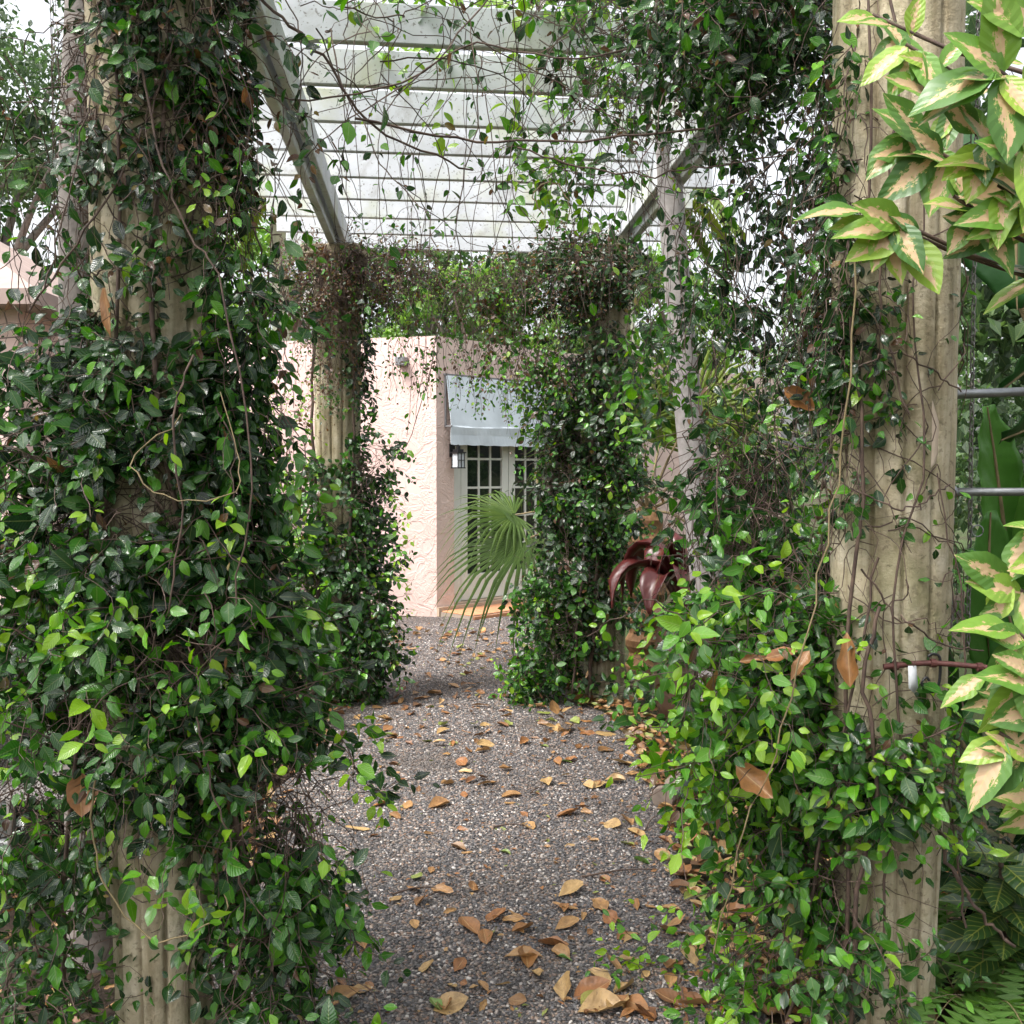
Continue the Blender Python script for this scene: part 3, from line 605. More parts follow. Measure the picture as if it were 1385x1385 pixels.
# ================================================================== VINES
cl, cr, fl, fr = [np.array(c) for c in COLS]
V4 = lambda px, py, d: tuple(at(px, py, d))
vine('climbing_vine', 'thick dark green vine with glossy leaves smothering the column beside the wicker chair', (-.90, 2.55, 0), [
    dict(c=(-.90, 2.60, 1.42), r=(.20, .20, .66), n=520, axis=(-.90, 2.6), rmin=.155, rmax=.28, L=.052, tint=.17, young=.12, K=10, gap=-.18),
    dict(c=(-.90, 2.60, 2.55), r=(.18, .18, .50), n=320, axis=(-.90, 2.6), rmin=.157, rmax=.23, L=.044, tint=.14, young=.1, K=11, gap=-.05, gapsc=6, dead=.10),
    dict(c=(-.79, 2.48, 1.02), r=(.26, .18, .42), n=330, L=.054, tint=.22, young=.22, K=9, grav=.2, gap=-.18),
    dict(c=(-.57, 2.52, .58), r=(.11, .14, .46), n=130, L=.052, tint=.26, young=.3, K=10, grav=.25, gap=-.08),
    dict(c=(-1.14, 2.60, 1.40), r=(.17, .18, .48), n=230, L=.054, tint=.24, young=.25, K=10, grav=.18, gap=-.02),
    dict(c=(-1.16, 2.50, .75), r=(.18, .2, .45), n=110, L=.052, tint=.27, young=.3, K=10, grav=.18, gap=.0),
    dict(c=(-.685, 2.55, 1.85), r=(.05, .1, .62), n=80, L=.048, tint=.22, young=.25, K=11, grav=.35, gap=-.02),
    dict(c=(-1.22, 2.6, 2.4), r=(.18, .2, .4), n=20, L=.045, tint=.3, young=.4, K=30, grav=.3, dens=.3),
    dict(c=(-.72, 2.5, 2.5), r=(.06, .12, .3), n=30, L=.042, tint=.25, young=.3, K=16, grav=.4, dens=.4, dead=.25),
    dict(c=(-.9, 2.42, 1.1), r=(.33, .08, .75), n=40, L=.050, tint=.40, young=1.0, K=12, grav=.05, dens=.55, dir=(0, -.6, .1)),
    dict(c=(-.60, 2.45, .2), r=(.14, .2, .2), n=40, L=.045, tint=.28, young=.3, K=8, grav=.05),
    dict(c=(-1.12, 2.45, .22), r=(.14, .2, .2), n=40, L=.045, tint=.26, young=.3, K=8, grav=.05),
], 21, heroes=[
    ([V4(245, 560, 2.3), V4(180, 625, 2.25), V4(225, 672, 2.2), V4(310, 672, 2.2), V4(322, 620, 2.25), V4(298, 530, 2.3)], .0017, .0013, 'green_stem'),
    ([V4(262, 480, 2.33), V4(235, 560, 2.28), V4(245, 700, 2.27), V4(225, 830, 2.27), V4(180, 920, 2.27)], .0028, .0018, 'vine_stem'),
    ([V4(190, 80, 2.38), V4(225, 240, 2.36), V4(258, 320, 2.34), V4(300, 390, 2.33), V4(340, 640, 2.3), V4(320, 820, 2.3)], .003, .002, 'vine_stem'),
    ([V4(265, 950, 2.3), V4(285, 1060, 2.28), V4(320, 1170, 2.28), V4(335, 1260, 2.3)], .0025, .0018, 'vine_stem'),
    ([V4(130, 1050, 2.3), V4(125, 1130, 2.3), V4(150, 1210, 2.28), V4(210, 1270, 2.25), V4(300, 1240, 2.25), V4(305, 1200, 2.28)], .0024, .0016, 'green_stem'),
    ([(-.72, 2.62, .0), (-.745, 2.60, .35), (-.73, 2.5, .8), (-.79, 2.44, 1.3), (-.85, 2.43, 1.9), (-.80, 2.45, 2.6)], .010, .005, 'vine_stem'),
    ([(-.56, 2.6, .0), (-.60, 2.5, .30), (-.68, 2.45, .7), (-.75, 2.44, 1.2)], .011, .006, 'vine_stem'),
    ([(-1.15, 2.6, .0), (-1.08, 2.45, .6), (-.98, 2.44, 1.3), (-.92, 2.43, 2.2), (-.95, 2.43, 2.8)], .006, .004, 'vine_stem'),
    ([V4(40, 420, 2.4), V4(150, 260, 2.38), V4(200, 160, 2.4), V4(240, 40, 2.4)], .0026, .002, 'vine_stem'),
    ([V4(60, 390, 2.35), V4(100, 230, 2.35), V4(130, 60, 2.4), V4(135, -40, 2.42)], .002, .0015, 'vine_stem'),
])
vine('climbing_vine', 'leafy green vine hanging in a curtain beside the column with the hanging chains', (.75, 2.7, 0), [
    dict(c=(.69, 2.70, 1.00), r=(.23, .22, .36), n=330, L=.050, tint=.34, young=.35, K=9, grav=.15, gap=-.15),
    dict(c=(.76, 2.62, .52), r=(.15, .18, .36), n=190, L=.050, tint=.36, young=.4, K=9, grav=.2, gap=-.08),
    dict(c=(.90, 2.44, .80), r=(.17, .06, .16), n=70, L=.050, tint=.38, young=.5, K=7, axis=(.963, 2.6), rmin=.17, rmax=.26),
    dict(c=(.65, 2.92, 1.46), r=(.16, .2, .28), n=140, L=.047, tint=.24, young=.25, K=11, grav=.3, gap=-.05),
    dict(c=(.73, 3.0, 2.15), r=(.20, .22, .52), n=100, L=.044, tint=.15, young=.15, K=13, grav=.5, gap=.02, gapsc=9, dead=.03, dens=.62),
    dict(c=(.82, 2.50, 2.0), r=(.04, .07, .75), n=110, L=.042, tint=.2, young=.15, K=9, grav=.5, gap=-.08, dead=.06, dens=.6),
    dict(c=(.835, 2.78, 2.25), r=(.045, .1, .62), n=62, L=.040, tint=.12, young=.05, K=15, grav=.7, gap=-.1, dead=.12, dens=.6),
    dict(c=(.66, 2.9, 2.80), r=(.28, .28, .12), n=110, L=.046, tint=.16, young=.15, K=11, grav=.25, dead=.05),
    dict(c=(.963, 2.6, 1.6), r=(.19, .19, .8), n=60, axis=(.963, 2.6), rmin=.157, rmax=.172, L=.040, tint=.3, young=.3, K=18, dens=.16, wander=.4),
    dict(c=(.52, 2.48, .95), r=(.18, .10, .30), n=34, L=.050, tint=.42, young=1, K=10, grav=.1, dens=.6, dir=(-.4, -.5, 0)),
    dict(c=(.68, 2.75, .12), r=(.16, .3, .10), n=40, L=.045, tint=.45, young=.5, K=8, grav=.05, dens=.5),
    dict(c=(.50, 3.05, .04), r=(.18, .35, .02), n=10, L=.045, tint=.55, young=.5, K=6, grav=.1, dens=.7),
    dict(c=(.52, 3.3, 2.05), r=(.16, .2, .30), n=28, L=.045, tint=.25, young=.3, K=12, grav=.4, dens=.5),
    dict(c=(.86, 2.40, .28), r=(.10, .08, .22), n=30, L=.045, tint=.3, young=.3, K=7, dens=.6),
], 22, heroes=[
    ([V4(1155, 330, 2.38), V4(1145, 560, 2.35), V4(1120, 720, 2.33), V4(1085, 880, 2.3), V4(1045, 1030, 2.3), V4(1005, 1120, 2.3), V4(965, 1290, 2.35)], .0024, .0016, 'green_stem'),
    ([V4(1200, -20, 2.40), V4(1215, 130, 2.40), V4(1200, 260, 2.41), V4(1190, 420, 2.42), V4(1230, 560, 2.42)], .0036, .0025, 'vine_stem'),
    ([V4(1165, 770, 2.40), V4(1210, 830, 2.40), V4(1240, 850, 2.38), V4(1285, 875, 2.44), V4(1330, 880, 2.5)], .0026, .002, 'vine_stem'),
    ([V4(1150, 500, 2.42), V4(1220, 480, 2.40), V4(1300, 530, 2.47)], .0024, .002, 'vine_stem'),
    ([V4(1150, 660, 2.42), V4(1220, 690, 2.40), V4(1285, 655, 2.46)], .0024, .002, 'vine_stem'),
    ([(.78, 2.5, 0), (.82, 2.45, .5), (.80, 2.46, 1.0), (.84, 2.44, 1.5), (.815, 2.47, 1.9), (.85, 2.44, 2.3), (.83, 2.46, 2.9)], .006, .003, 'vine_stem'), ([(.88, 2.42, .3), (.92, 2.42, .8), (.90, 2.42, 1.2), (.97, 2.41, 1.55), (.94, 2.42, 1.9), (.98, 2.42, 2.2)], .0035, .002, 'vine_stem'), ([(1.10, 2.44, .4), (1.05, 2.42, .7), (1.08, 2.43, 1.1), (1.0, 2.41, 1.5)], .003, .0016, 'vine_stem'),
    ([(.70, 2.6, 0), (.73, 2.5, .4), (.80, 2.44, .9), (.87, 2.425, 1.3)], .005, .003, 'vine_stem'),
    ([V4(1190, 820, 2.38), V4(1170, 930, 2.38), V4(1185, 1060, 2.38), V4(1165, 1180, 2.4), V4(1150, 1385, 2.42)], .0045, .006, 'vine_stem'),
    ([V4(1260, 1090, 2.42), V4(1290, 1180, 2.40), V4(1330, 1240, 2.40), V4(1372, 1280, 2.42)], .005, .004, 'vine_stem'),
])
vine('climbing_vine', 'bushy vine with small green leaves round the column before the pink wall', (-1.154, 6.75, 0), [
    dict(c=(-1.10, 6.75, .88), r=(.30, .28, .92), n=480, L=.054, tint=.22, young=.2, K=8, axis=(-1.154, 6.8), rmin=.16, gap=-.12),
    dict(c=(-1.42, 6.6, .95), r=(.22, .25, .75), n=260, L=.055, tint=.42, young=.5, K=9, gap=-.08),
    dict(c=(-1.0, 6.65, .42), r=(.22, .24, .42), n=240, L=.050, tint=.20, young=.15, K=8, grav=.2),
    dict(c=(-.95, 6.7, 1.45), r=(.12, .2, .42), n=120, L=.046, tint=.19, young=.2, K=9, gap=-.05),
    dict(c=(-1.04, 6.78, 2.25), r=(.08, .15, .40), n=40, L=.042, tint=.16, young=.1, K=11, axis=(-1.154, 6.8), rmin=.165, rmax=.24),
    dict(c=(-.80, 6.6, .9), r=(.04, .1, .6), n=18, L=.046, tint=.55, young=1, K=6, dir=(.8, -.2, .1), dens=.6),
    dict(c=(-1.45, 6.5, 1.85), r=(.18, .2, .22), n=40, L=.04, tint=.5, young=.5, K=9, dead=.3, dens=.45),
], 23, heroes=[([(-1.3, 6.6, 0), (-1.25, 6.6, 1.0), (-1.29, 6.62, 2.0), (-1.2, 6.6, 2.9)], .014, .008, 'vine_stem'), ([(-1.0, 6.6, 0), (-1.05, 6.62, .9), (-1.02, 6.64, 2.1), (-1.1, 6.6, 2.9)], .012, .007, 'vine_stem')])
vine('climbing_vine', 'tall dense dark vine wrapping the column in front of the glazed door', (.5, 6.75, 0), [
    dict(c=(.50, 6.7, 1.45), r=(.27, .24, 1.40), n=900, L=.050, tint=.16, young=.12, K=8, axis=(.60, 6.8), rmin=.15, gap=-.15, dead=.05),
    dict(c=(.30, 6.65, .50), r=(.22, .24, .45), n=270, L=.050, tint=.28, young=.3, K=8, gap=-.15),
    dict(c=(.12, 6.6, .16), r=(.18, .22, .14), n=80, L=.046, tint=.3, young=.3, K=7),
    dict(c=(.28, 6.65, 1.5), r=(.12, .15, .7), n=170, L=.048, tint=.2, young=.25, K=9, grav=.25, gap=-.03, dead=.08),
    dict(c=(.70, 6.58, 1.4), r=(.10, .1, 1.2), n=150, L=.048, tint=.3, young=.4, K=8),
], 24, heroes=[([(.5, 6.6, 0), (.55, 6.6, 1), (.52, 6.6, 2), (.6, 6.62, 2.95)], .014, .008, 'vine_stem'), ([(.38, 6.55, 0), (.45, 6.58, .9), (.5, 6.6, 1.6)], .01, .006, 'vine_stem')])
vine('withered_vine', 'brown withered vine tangle round the head of the column before the pink wall', (-1.05, 6.7, 2.97), [
    dict(c=(-1.22, 6.62, 2.74), r=(.36, .28, .34), n=430, L=.030, tint=.3, K=11, gap=.02, gapsc=7, dead=.80, step=.025, grav=.2, thick=.0022),
    dict(c=(-.82, 6.64, 2.82), r=(.40, .26, .22), n=300, L=.032, tint=.35, young=.3, K=12, gap=.0, gapsc=7, dead=.65, step=.028, grav=.2, thick=.0022),
    dict(c=(-1.20, 6.60, 2.45), r=(.22, .12, .3), n=60, L=.030, tint=.3, K=16, dead=.7, grav=.5, dens=.5),
], 25, npart=60)
vine('vine_festoon', 'ragged festoon of thin dry and green vine strung between the far columns', (-.2, 6.8, 2.97), [
    dict(c=(-.12, 6.70, 2.70), r=(.56, .22, .22), n=330, L=.036, tint=.30, young=.35, K=11, dead=.42, step=.03, grav=.18, thick=.002, gap=.05, gapsc=6, dens=.6),
    dict(c=(.50, 6.62, 2.82), r=(.34, .28, .26), n=420, L=.036, tint=.14, young=.1, K=10, dead=.35, step=.03, grav=.2, thick=.002),
    dict(c=(.08, 6.60, 2.36), r=(.40, .12, .18), n=85, L=.038, tint=.42, young=.4, K=16, dead=.35, grav=.5, dens=.42),
    dict(c=(-.50, 6.6, 2.40), r=(.36, .1, .16), n=40, L=.032, tint=.4, young=.4, K=14, dead=.4, grav=.5, dens=.3),
    dict(c=(.22, 6.65, 2.05), r=(.15, .1, .3), n=40, L=.042, tint=.45, young=.5, K=12, dead=.15, grav=.4, dens=.45),
], 26, npart=300)
vine('overhead_vine', 'wiry leafy vine trailing under the white rafters over the path', (.3, 3.6, 3.17), [
    dict(c=(.15, 3.6, 2.92), r=(.75, .9, .18), n=85, box=1, L=.048, tint=.34, young=.45, K=26, step=.045, wander=.22, grav=.03, dens=.11, thick=.002, dead=.12),
    dict(c=(.42, 3.4, 2.90), r=(.40, .5, .20), n=120, L=.046, tint=.28, young=.35, K=14, step=.04, grav=.08, dens=.24, thick=.0018, dead=.15),
    dict(c=(.74, 3.2, 2.82), r=(.18, .35, .2), n=70, L=.044, tint=.18, young=.15, K=12, step=.04, grav=.12, dens=.45, dead=.1),
    dict(c=(.22, 3.9, 2.62), r=(.2, .25, .08), n=26, L=.055, tint=.40, young=.6, K=10, step=.035, grav=.05, dens=.45),
    dict(c=(-.45, 3.4, 3.0), r=(.35, .6, .12), n=14, box=1, L=.048, tint=.25, young=.2, K=30, step=.05, wander=.2, grav=.08, dens=.15, thick=.0026),
    dict(c=(.0, 3.9, 3.36), r=(.8, 1.1, .04), n=70, L=.07, tint=.70, young=.8, K=12, step=.05, grav=-.02, dens=.6),
    dict(c=(.1, 4.0, 2.95), r=(.7, .7, .15), n=24, box=1, L=.042, tint=.35, young=.3, K=30, step=.04, wander=.14, grav=.5, dens=.10, thick=.0014),
], 27, heroes=[
    ([V4(345, -10, 3.0), V4(400, 40, 3.0), V4(450, 90, 3.05), V4(490, 160, 3.1), V4(560, 200, 3.2), V4(640, 230, 3.3)], .005, .003, 'vine_stem'),
    ([V4(310, 60, 3.0), V4(380, 130, 3.0), V4(520, 120, 3.1), V4(640, 60, 3.1), V4(760, 80, 3.0), V4(900, 60, 2.9)], .003, .0025, 'vine_stem'),
    ([V4(480, 160, 3.1), V4(640, 190, 3.2), V4(800, 190, 3.1), V4(960, 170, 2.9), V4(1050, 120, 2.8)], .004, .003, 'vine_stem'),
    ([V4(700, 200, 3.2), V4(830, 235, 3.1), V4(960, 225, 2.95), V4(1060, 210, 2.8)], .003, .002, 'vine_stem'),
    ([V4(735, 290, 3.3), V4(722, 262, 3.3), V4(745, 247, 3.3), V4(770, 270, 3.3), V4(765, 310, 3.3)], .0024, .002, 'green_stem'),
    ([V4(470, 0, 3.2), V4(466, 120, 3.2), V4(469, 260, 3.25), V4(466, 400, 3.3)], .0018, .0012, 'vine_stem'),
    ([V4(300, 120, 2.9), V4(340, 290, 2.9), V4(370, 390, 2.9), V4(420, 450, 2.95), V4(470, 460, 3.0)], .0035, .002, 'vine_stem'),
], npart=300)

# ================================================================== GARDEN PLANTS
def ribbon(pts, widths, channel=.2, nx=4, side=None, k=12, ruffle=0, seed=0):
    """curved leaf blade along a path: V,F(quads),UV"""
    P = smooth_path(pts, k); T = unit(np.gradient(P, axis=0)); ref = np.array(side if side is not None else (0, 0, 1.))
    if side is None: S = unit(np.cross(T, ref + np.array([.001, .002, 0])))
    else: S = unit(ref - (T * ref).sum(1, keepdims=True) * T)
    Nn = np.cross(S, T); Nn = Nn * np.where(Nn[:, 2:3] < 0, -1, 1) if side is None else Nn
    wd = np.interp(np.linspace(0, 1, k), np.linspace(0, 1, len(widths)), widths)
    V, UV = [], []
    for i in range(k):
        for j in range(2 * nx + 1):
            u = j / nx - 1
            rf = ruffle * math.sin(i * 1.9 + seed + u * 2) * abs(u)
            V.append(P[i] + S[i] * u * wd[i] + Nn[i] * (abs(u) ** 1.5 * channel * wd[i] + rf)); UV.append((u, i / (k - 1), 0))
    m = 2 * nx + 1; idx = np.arange(k * m).reshape(k, m)
    F = np.stack([idx[:-1, :-1], idx[:-1, 1:], idx[1:, 1:], idx[1:, :-1]], -1).reshape(-1, 4)
    return np.array(V), F, np.array(UV)
def blade(name, parent, pts, widths, mat, tint=.5, loc=(0, 0, 0), thick=0, **kw):
    V, F, UV = ribbon(pts, widths, **kw); me = np_mesh(name, V - np.array(loc), F, np.full(len(V), tint), UV)
    o = link(name, me, mat, parent)
    if thick: sm = o.modifiers.new('thick', 'SOLIDIFY'); sm.thickness = thick
    return o
def fan_frond(parent, loc, hub, base, axis, up, Lr, tint, seed, spread=115, nseg=32, droop=.45):
    """fan palm leaf: axis = pointing direction, up = blade normal"""
    rg = random.Random(seed); hub, ax, nn = Vector(hub), Vector(axis).normalized(), Vector(up); nn = (nn - ax * nn.dot(ax)).normalized(); sd_ = ax.cross(nn)
    V, F, T, UV = [], [], [], []
    for i in range(nseg):
        a = R(-spread + 2 * spread * i / (nseg - 1)); d = ax * math.cos(a) + sd_ * math.sin(a); e = -ax * math.sin(a) + sd_ * math.cos(a)
        L = Lr * (1 - .30 * (abs(a) / R(spread)) ** 2) * rg.uniform(.92, 1.06); half = math.tan(R(spread) / (nseg - 1)); dr = droop * rg.uniform(.6, 1.6); sw = rg.uniform(-.04, .04)
        prev = None
        for t in (.04, .3, .55, .75, .9, 1):
            wq = half * min(t, .38) * L * 1.15 * (1 if t < .4 else max(.02, (1 - t) / .6))
            c = hub + d * (L * t) + e * (sw * L * t * t) - Vector((0, 0, 1)) * dr * L * max(0, t - .45) ** 2 * 2.2 + nn * (.06 * L * math.sin(t * 2.5))
            ii = len(V); V += [list(c - e * wq - nn * wq * .5), list(c), list(c + e * wq - nn * wq * .5)]; T += [tint + rg.uniform(-.1, .1) + .25 * (t > .93)] * 3; UV += [(-1, t, 0), (0, t, 0), (1, t, 0)]
            if prev is not None: F += [(prev, prev + 1, ii + 1, ii), (prev + 1, prev + 2, ii + 2, ii + 1)]
            prev = ii
    V = np.array(V) - np.array(loc); o = link('frond', np_mesh('frond', V, np.array(F), np.clip(T, 0, 1), np.array(UV), smooth=False), 'palm_leaf', parent)
    mid = (Vector(base) + hub) / 2 + Vector((0, 0, .06)); P = smooth_path([Vector(base) - Vector(loc), mid - Vector(loc), hub - Vector(loc)], 10); v, f = tube_np(P, np.linspace(.013, .007, 10), 6)
    link('petiole', np_mesh('petiole', v, f), 'green_stem', o); return o

# fan palm behind the wrapped column
pb = Vector((1.02, 7.7, 0)); fp_ = thing('fan_palm', 'small fan palm with fibrous brown trunk beside the tall dense dark vine', 'palm', pb)
b = bmesh.new(); n = 20
rings = []
for i in range(26):
    z = 1.25 * i / 25; r = (.15 + .02 * math.sin(i * 1.7)) * (1 if i < 20 else 1 - (i - 20) * .1)
    rings.append([b.verts.new(((r + .014 * mnoise.noise(Vector((j * .9, z * 9, 0)))) * math.cos(j / n * 6.283), (r + .014 * mnoise.noise(Vector((j * .9, z * 9, 4)))) * math.sin(j / n * 6.283), z)) for j in range(n)])
for i in range(25):
    for j in range(n): b.faces.new((rings[i][j], rings[i][(j + 1) % n], rings[i + 1][(j + 1) % n], rings[i + 1][j]))
b.faces.new(rings[-1]); me = bpy.data.meshes.new('trunk'); b.to_mesh(me); b.free(); link('trunk', me, 'fibre', fp_)
cr_ = pb + Vector((0, 0, 1.22))
FR = [((.10, 8.0, .98), (-.72, -.35, -.6), (-.35, -.6, .6), .84, .34), ((.02, 8.3, 1.16), (-.9, -.2, .0), (-.1, -.5, .85), .66, .5), ((.9, 7.55, 1.85), (-.5, -.1, .9), (.3, -1, .1), .7, .75), ((1.35, 7.6, 1.95), (.3, .1, 1), (-.2, -1, .2), .75, .8), ((1.0, 7.75, 1.75), (-.15, -.1, 1), (0, -1, .1), .75, .7), ((1.55, 7.6, 1.7), (.6, -.1, .7), (-.3, -.9, .4), .75, .7),
      ((1.55, 7.4, 1.35), (.9, -.2, .1), (0, -.7, .7), .7, .45), ((.55, 7.5, 1.55), (-.6, -.2, .75), (.3, -.9, .4), .65, .5), ((.75, 7.3, 1.5), (-.3, -.6, .3), (0, -.5, .9), .6, .3),
      ((1.2, 8.2, 1.8), (.1, .6, .8), (0, -.8, .5), .7, .6), ((1.35, 7.2, 1.05), (.4, -.5, -.5), (.2, -.7, .5), .6, .3)]
for i, (hb, ax, up, L, tn) in enumerate(FR): fan_frond(fp_, pb, hb, cr_, ax, up, L, tn, 40 + i)

# red bromeliad in a brown clay jar
jb = Vector((1.02, 6.0, 0)); jar = thing('clay_jar', 'tall brown clay jar standing under the red strap leaves', 'jar', jb)
prof = [(.0, .0), (.13, .0), (.17, .15), (.185, .35), (.17, .55), (.14, .66), (.155, .70), (.14, .705), (.125, .66), (.0, .64)]
V = [(r * math.cos(j / 28 * 6.2832), r * math.sin(j / 28 * 6.2832), z) for r, z in prof for j in range(28)]
idx = np.arange(len(prof) * 28).reshape(-1, 28); F = np.stack([idx[:-1], np.roll(idx[:-1], -1, 1), np.roll(idx[1:], -1, 1), idx[1:]], -1).reshape(-1, 4)
link('body', np_mesh('body', np.array(V), F), 'clay', jar); lipP = np.array([(.148 * math.cos(j / 27 * 6.2832), .148 * math.sin(j / 27 * 6.2832), .703) for j in range(28)]); v, f = tube_np(lipP, .012, 6); link('rim', np_mesh('rim', v, f), 'clay', jar)
brm = thing('bromeliad', 'glossy dark red plant with broad arching strap leaves in the brown clay jar', 'plant', jb + Vector((0, 0, .64)))
for i, (an, L, hh) in enumerate([(-165, .42, .32), (-130, .36, .28), (-95, .34, .30), (-50, .38, .34), (-10, .42, .33), (35, .38, .36), (80, .36, .4), (130, .40, .36), (170, .34, .42), (-150, .22, .42), (-30, .24, .44), (70, .22, .46)]):
    d = Vector((math.cos(R(an)), math.sin(R(an)), 0)); pts = [d * .02, d * L * .35 + Vector((0, 0, hh * .75)), d * L * .72 + Vector((0, 0, hh)), d * L * 1.0 + Vector((0, 0, hh * .72)), d * L * 1.08 + Vector((0, 0, hh * .25))]
    blade('leaf', brm, pts, [.035, .07, .095, .09, .055, .006], 'red_leaf', rnd.uniform(.2, 1), channel=.55, nx=3, k=14, thick=.0015, ruffle=.006, seed=i)

# banana plants to the right of the column with chains
def banana(label, base, leaves, group=None, h=1.2):
    t_ = thing('banana_plant', label, 'plant', base, group); tube('trunk', [Vector((0, 0, 0)), Vector((.02, .03, h * .5)), Vector((0, 0, h))], .075, .045, 'green_stem', t_, n=10)
    for pts, wd, tn, side in leaves:
        pp = [Vector(q) - Vector(base) for q in pts]
        o = blade('leaf', t_, pp, [.02, wd * .8, wd, wd, wd * .85, .02], 'banana_leaf', tn, nx=5, k=22, channel=.22, side=side, ruffle=.008, seed=tn * 20, thick=.0015)
        P = smooth_path(pp, 16); v, f = tube_np(P - np.array([0, 0, .004]), np.linspace(.014, .003, 16), 5); link('midrib', np_mesh('midrib', v, f), 'bright_leaf' if 0 else 'green_stem', o)
        st = smooth_path([Vector((0, 0, h)), (Vector((0, 0, h)) + pp[0]) / 2 + Vector((0, 0, .08)), pp[0]], 8); v, f = tube_np(st, np.linspace(.022, .014, 8), 6); link('leaf_stalk', np_mesh('leaf_stalk', v, f), 'green_stem', o)
    return t_
banana('banana plant with one huge drooping dark leaf beyond the hanging chains', (1.95, 3.6, 0), [
    ([(1.75, 3.6, 2.75), (1.70, 3.5, 2.6), (1.68, 3.45, 2.35), (1.69, 3.45, 2.05)], .22, .12, (1, .1, .1)),
    ([(1.72, 3.9, 2.45), (1.60, 3.9, 2.25), (1.58, 3.9, 1.95), (1.59, 3.9, 1.75)], .075, .75, (1, -.2, 0)),
    ([(2.1, 3.4, 2.2), (1.85, 3.2, 2.05), (1.55, 3.05, 1.83), (1.42, 3.0, 1.74)], .10, .1, (.25, .85, -.3)),
    ([(2.1, 3.4, 1.9), (1.85, 3.2, 1.8), (1.58, 3.05, 1.66), (1.43, 3.0, 1.60)], .09, .05, (.25, .8, -.4)),
    ([(2.2, 3.8, 2.6), (2.4, 3.9, 2.9), (2.7, 3.9, 2.8), (2.9, 3.9, 2.4)], .2, .5, (.2, -1, .2)),
], h=1.7)
banana('leafy clump with broad upright bright green paddle leaves below the grey pipe', (1.75, 3.5, 0), [
    ([(1.72, 3.5, .9), (1.66, 3.42, 1.2), (1.60, 3.38, 1.5), (1.55, 3.35, 1.72)], .09, .8, (1, .3, 0)),
    ([(1.76, 3.5, .9), (1.75, 3.4, 1.2), (1.74, 3.3, 1.48), (1.72, 3.25, 1.66)], .10, .9, (1, -.2, 0)),
    ([(1.72, 3.5, .6), (1.60, 3.4, .9), (1.54, 3.3, 1.15), (1.52, 3.25, 1.38)], .09, .7, (1, .1, .2)),
    ([(1.80, 3.5, .6), (1.80, 3.4, .95), (1.78, 3.25, 1.2), (1.76, 3.2, 1.4)], .11, .75, (1, .2, 0)),
    ([(1.74, 3.5, .5), (1.62, 3.3, .75), (1.55, 3.15, .98), (1.50, 3.1, 1.12)], .10, .4, (1, .3, -.2)),
    ([(1.74, 3.5, .5), (1.72, 3.3, .7), (1.70, 3.1, .95), (1.68, 3.0, 1.05)], .10, .35, (1, -.1, -.2)),
    ([(1.70, 3.55, .4), (1.50, 3.5, .65), (1.40, 3.45, .9), (1.36, 3.42, 1.1)], .10, .2, (1, .5, 0)),
], h=.5)

# variegated shrub with cream-blotched leaves
VARI = templates(8, 9, W=(.42, .52), fold=(.06, .18), droop=(.05, .3), twist=(-.3, .3), peak=(.42, .5), nst=7, ncr=3, wave=(.008, .02), sharp=.95)
vb = Vector((1.55, 2.05, 0)); vsb = thing('variegated_shrub', 'shrub with large green leaves blotched cream and pink in the middle', 'shrub', vb)
tips = [(at(1165, 285, 2.15), 6, .12), (at(1215, 170, 2.15), 6, .12), (at(1240, 190, 2.12), 7, .12), (at(1320, 180, 2.0), 7, .13), (at(1350, 250, 2.0), 7, .13), (at(1225, 60, 2.2), 5, .10), (at(1370, 850, 2.05), 7, .12), (at(1290, 265, 2.05), 7, .13), (at(1195, 290, 2.12), 6, .12), (at(1345, 90, 1.95), 8, .14), (at(1385, 200, 1.95), 6, .13), (at(1180, 20, 2.25), 6, .10), (at(1260, 130, 2.2), 5, .10), (at(1375, 300, 2.1), 5, .12),
        (at(1360, 780, 2.1), 6, .12), (at(1350, 990, 2.0), 9, .13), (at(1385, 900, 2.0), 7, .13), (at(1330, 910, 2.15), 5, .10), (at(1385, 1060, 2.1), 6, .12), (at(1395, 700, 2.1), 4, .11), (at(1400, 20, 1.95), 5, .13)]
lr = random.Random(5)
for j, (tp, nl, L) in enumerate(tips):
    root_ = Vector((vb.x + lr.uniform(-.05, .05), vb.y + lr.uniform(-.05, .05), 0)); hi = tp.z > 1.5
    mid = Vector((vb.x + lr.uniform(-.03, .1), vb.y + lr.uniform(-.05, .1), tp.z * (.75 if hi else .6)))
    tube('branch', [root_ - vb, mid - vb, tp - vb], .009, .004, 'vine_stem', vsb, k=12)
    BP = smooth_path([root_, mid, tp], 40)
    for i in range(7):
        q = BP[lr.randrange(14, 37)]; d = np.array([lr.uniform(-1, 1), lr.uniform(-1, .5), lr.uniform(-.9, .2)]); nn = np.array([lr.uniform(-.5, .5), -.7, .8])
        if q[0] / q[1] > .44: put_leaf(vsb, vb, VARI, 'vr', 'variegated_leaf', Vector(q), frames(d[None], nn[None])[0], L * lr.uniform(.6, 1.1), lr.randrange(8), round(lr.random() * 8) / 8)
    for i in range(nl):
        a = i / nl * 6.283 + lr.uniform(-.7, .7); d = np.array([math.cos(a) - .6, -.25 + .2 * math.sin(a * 2), math.sin(a) * .8 - .45]); nn = np.array([-.1, -1.0, .45]) + np.array([lr.uniform(-.45, .45) for _ in range(3)])
        Rm = frames(d[None], nn[None])[0]; put_leaf(vsb, vb, VARI, 'vr', 'variegated_leaf', tp + (mid - tp).normalized() * lr.uniform(0, .11), Rm, L * lr.uniform(.75, 1.3), lr.randrange(8), round(lr.random() * 8) / 8)

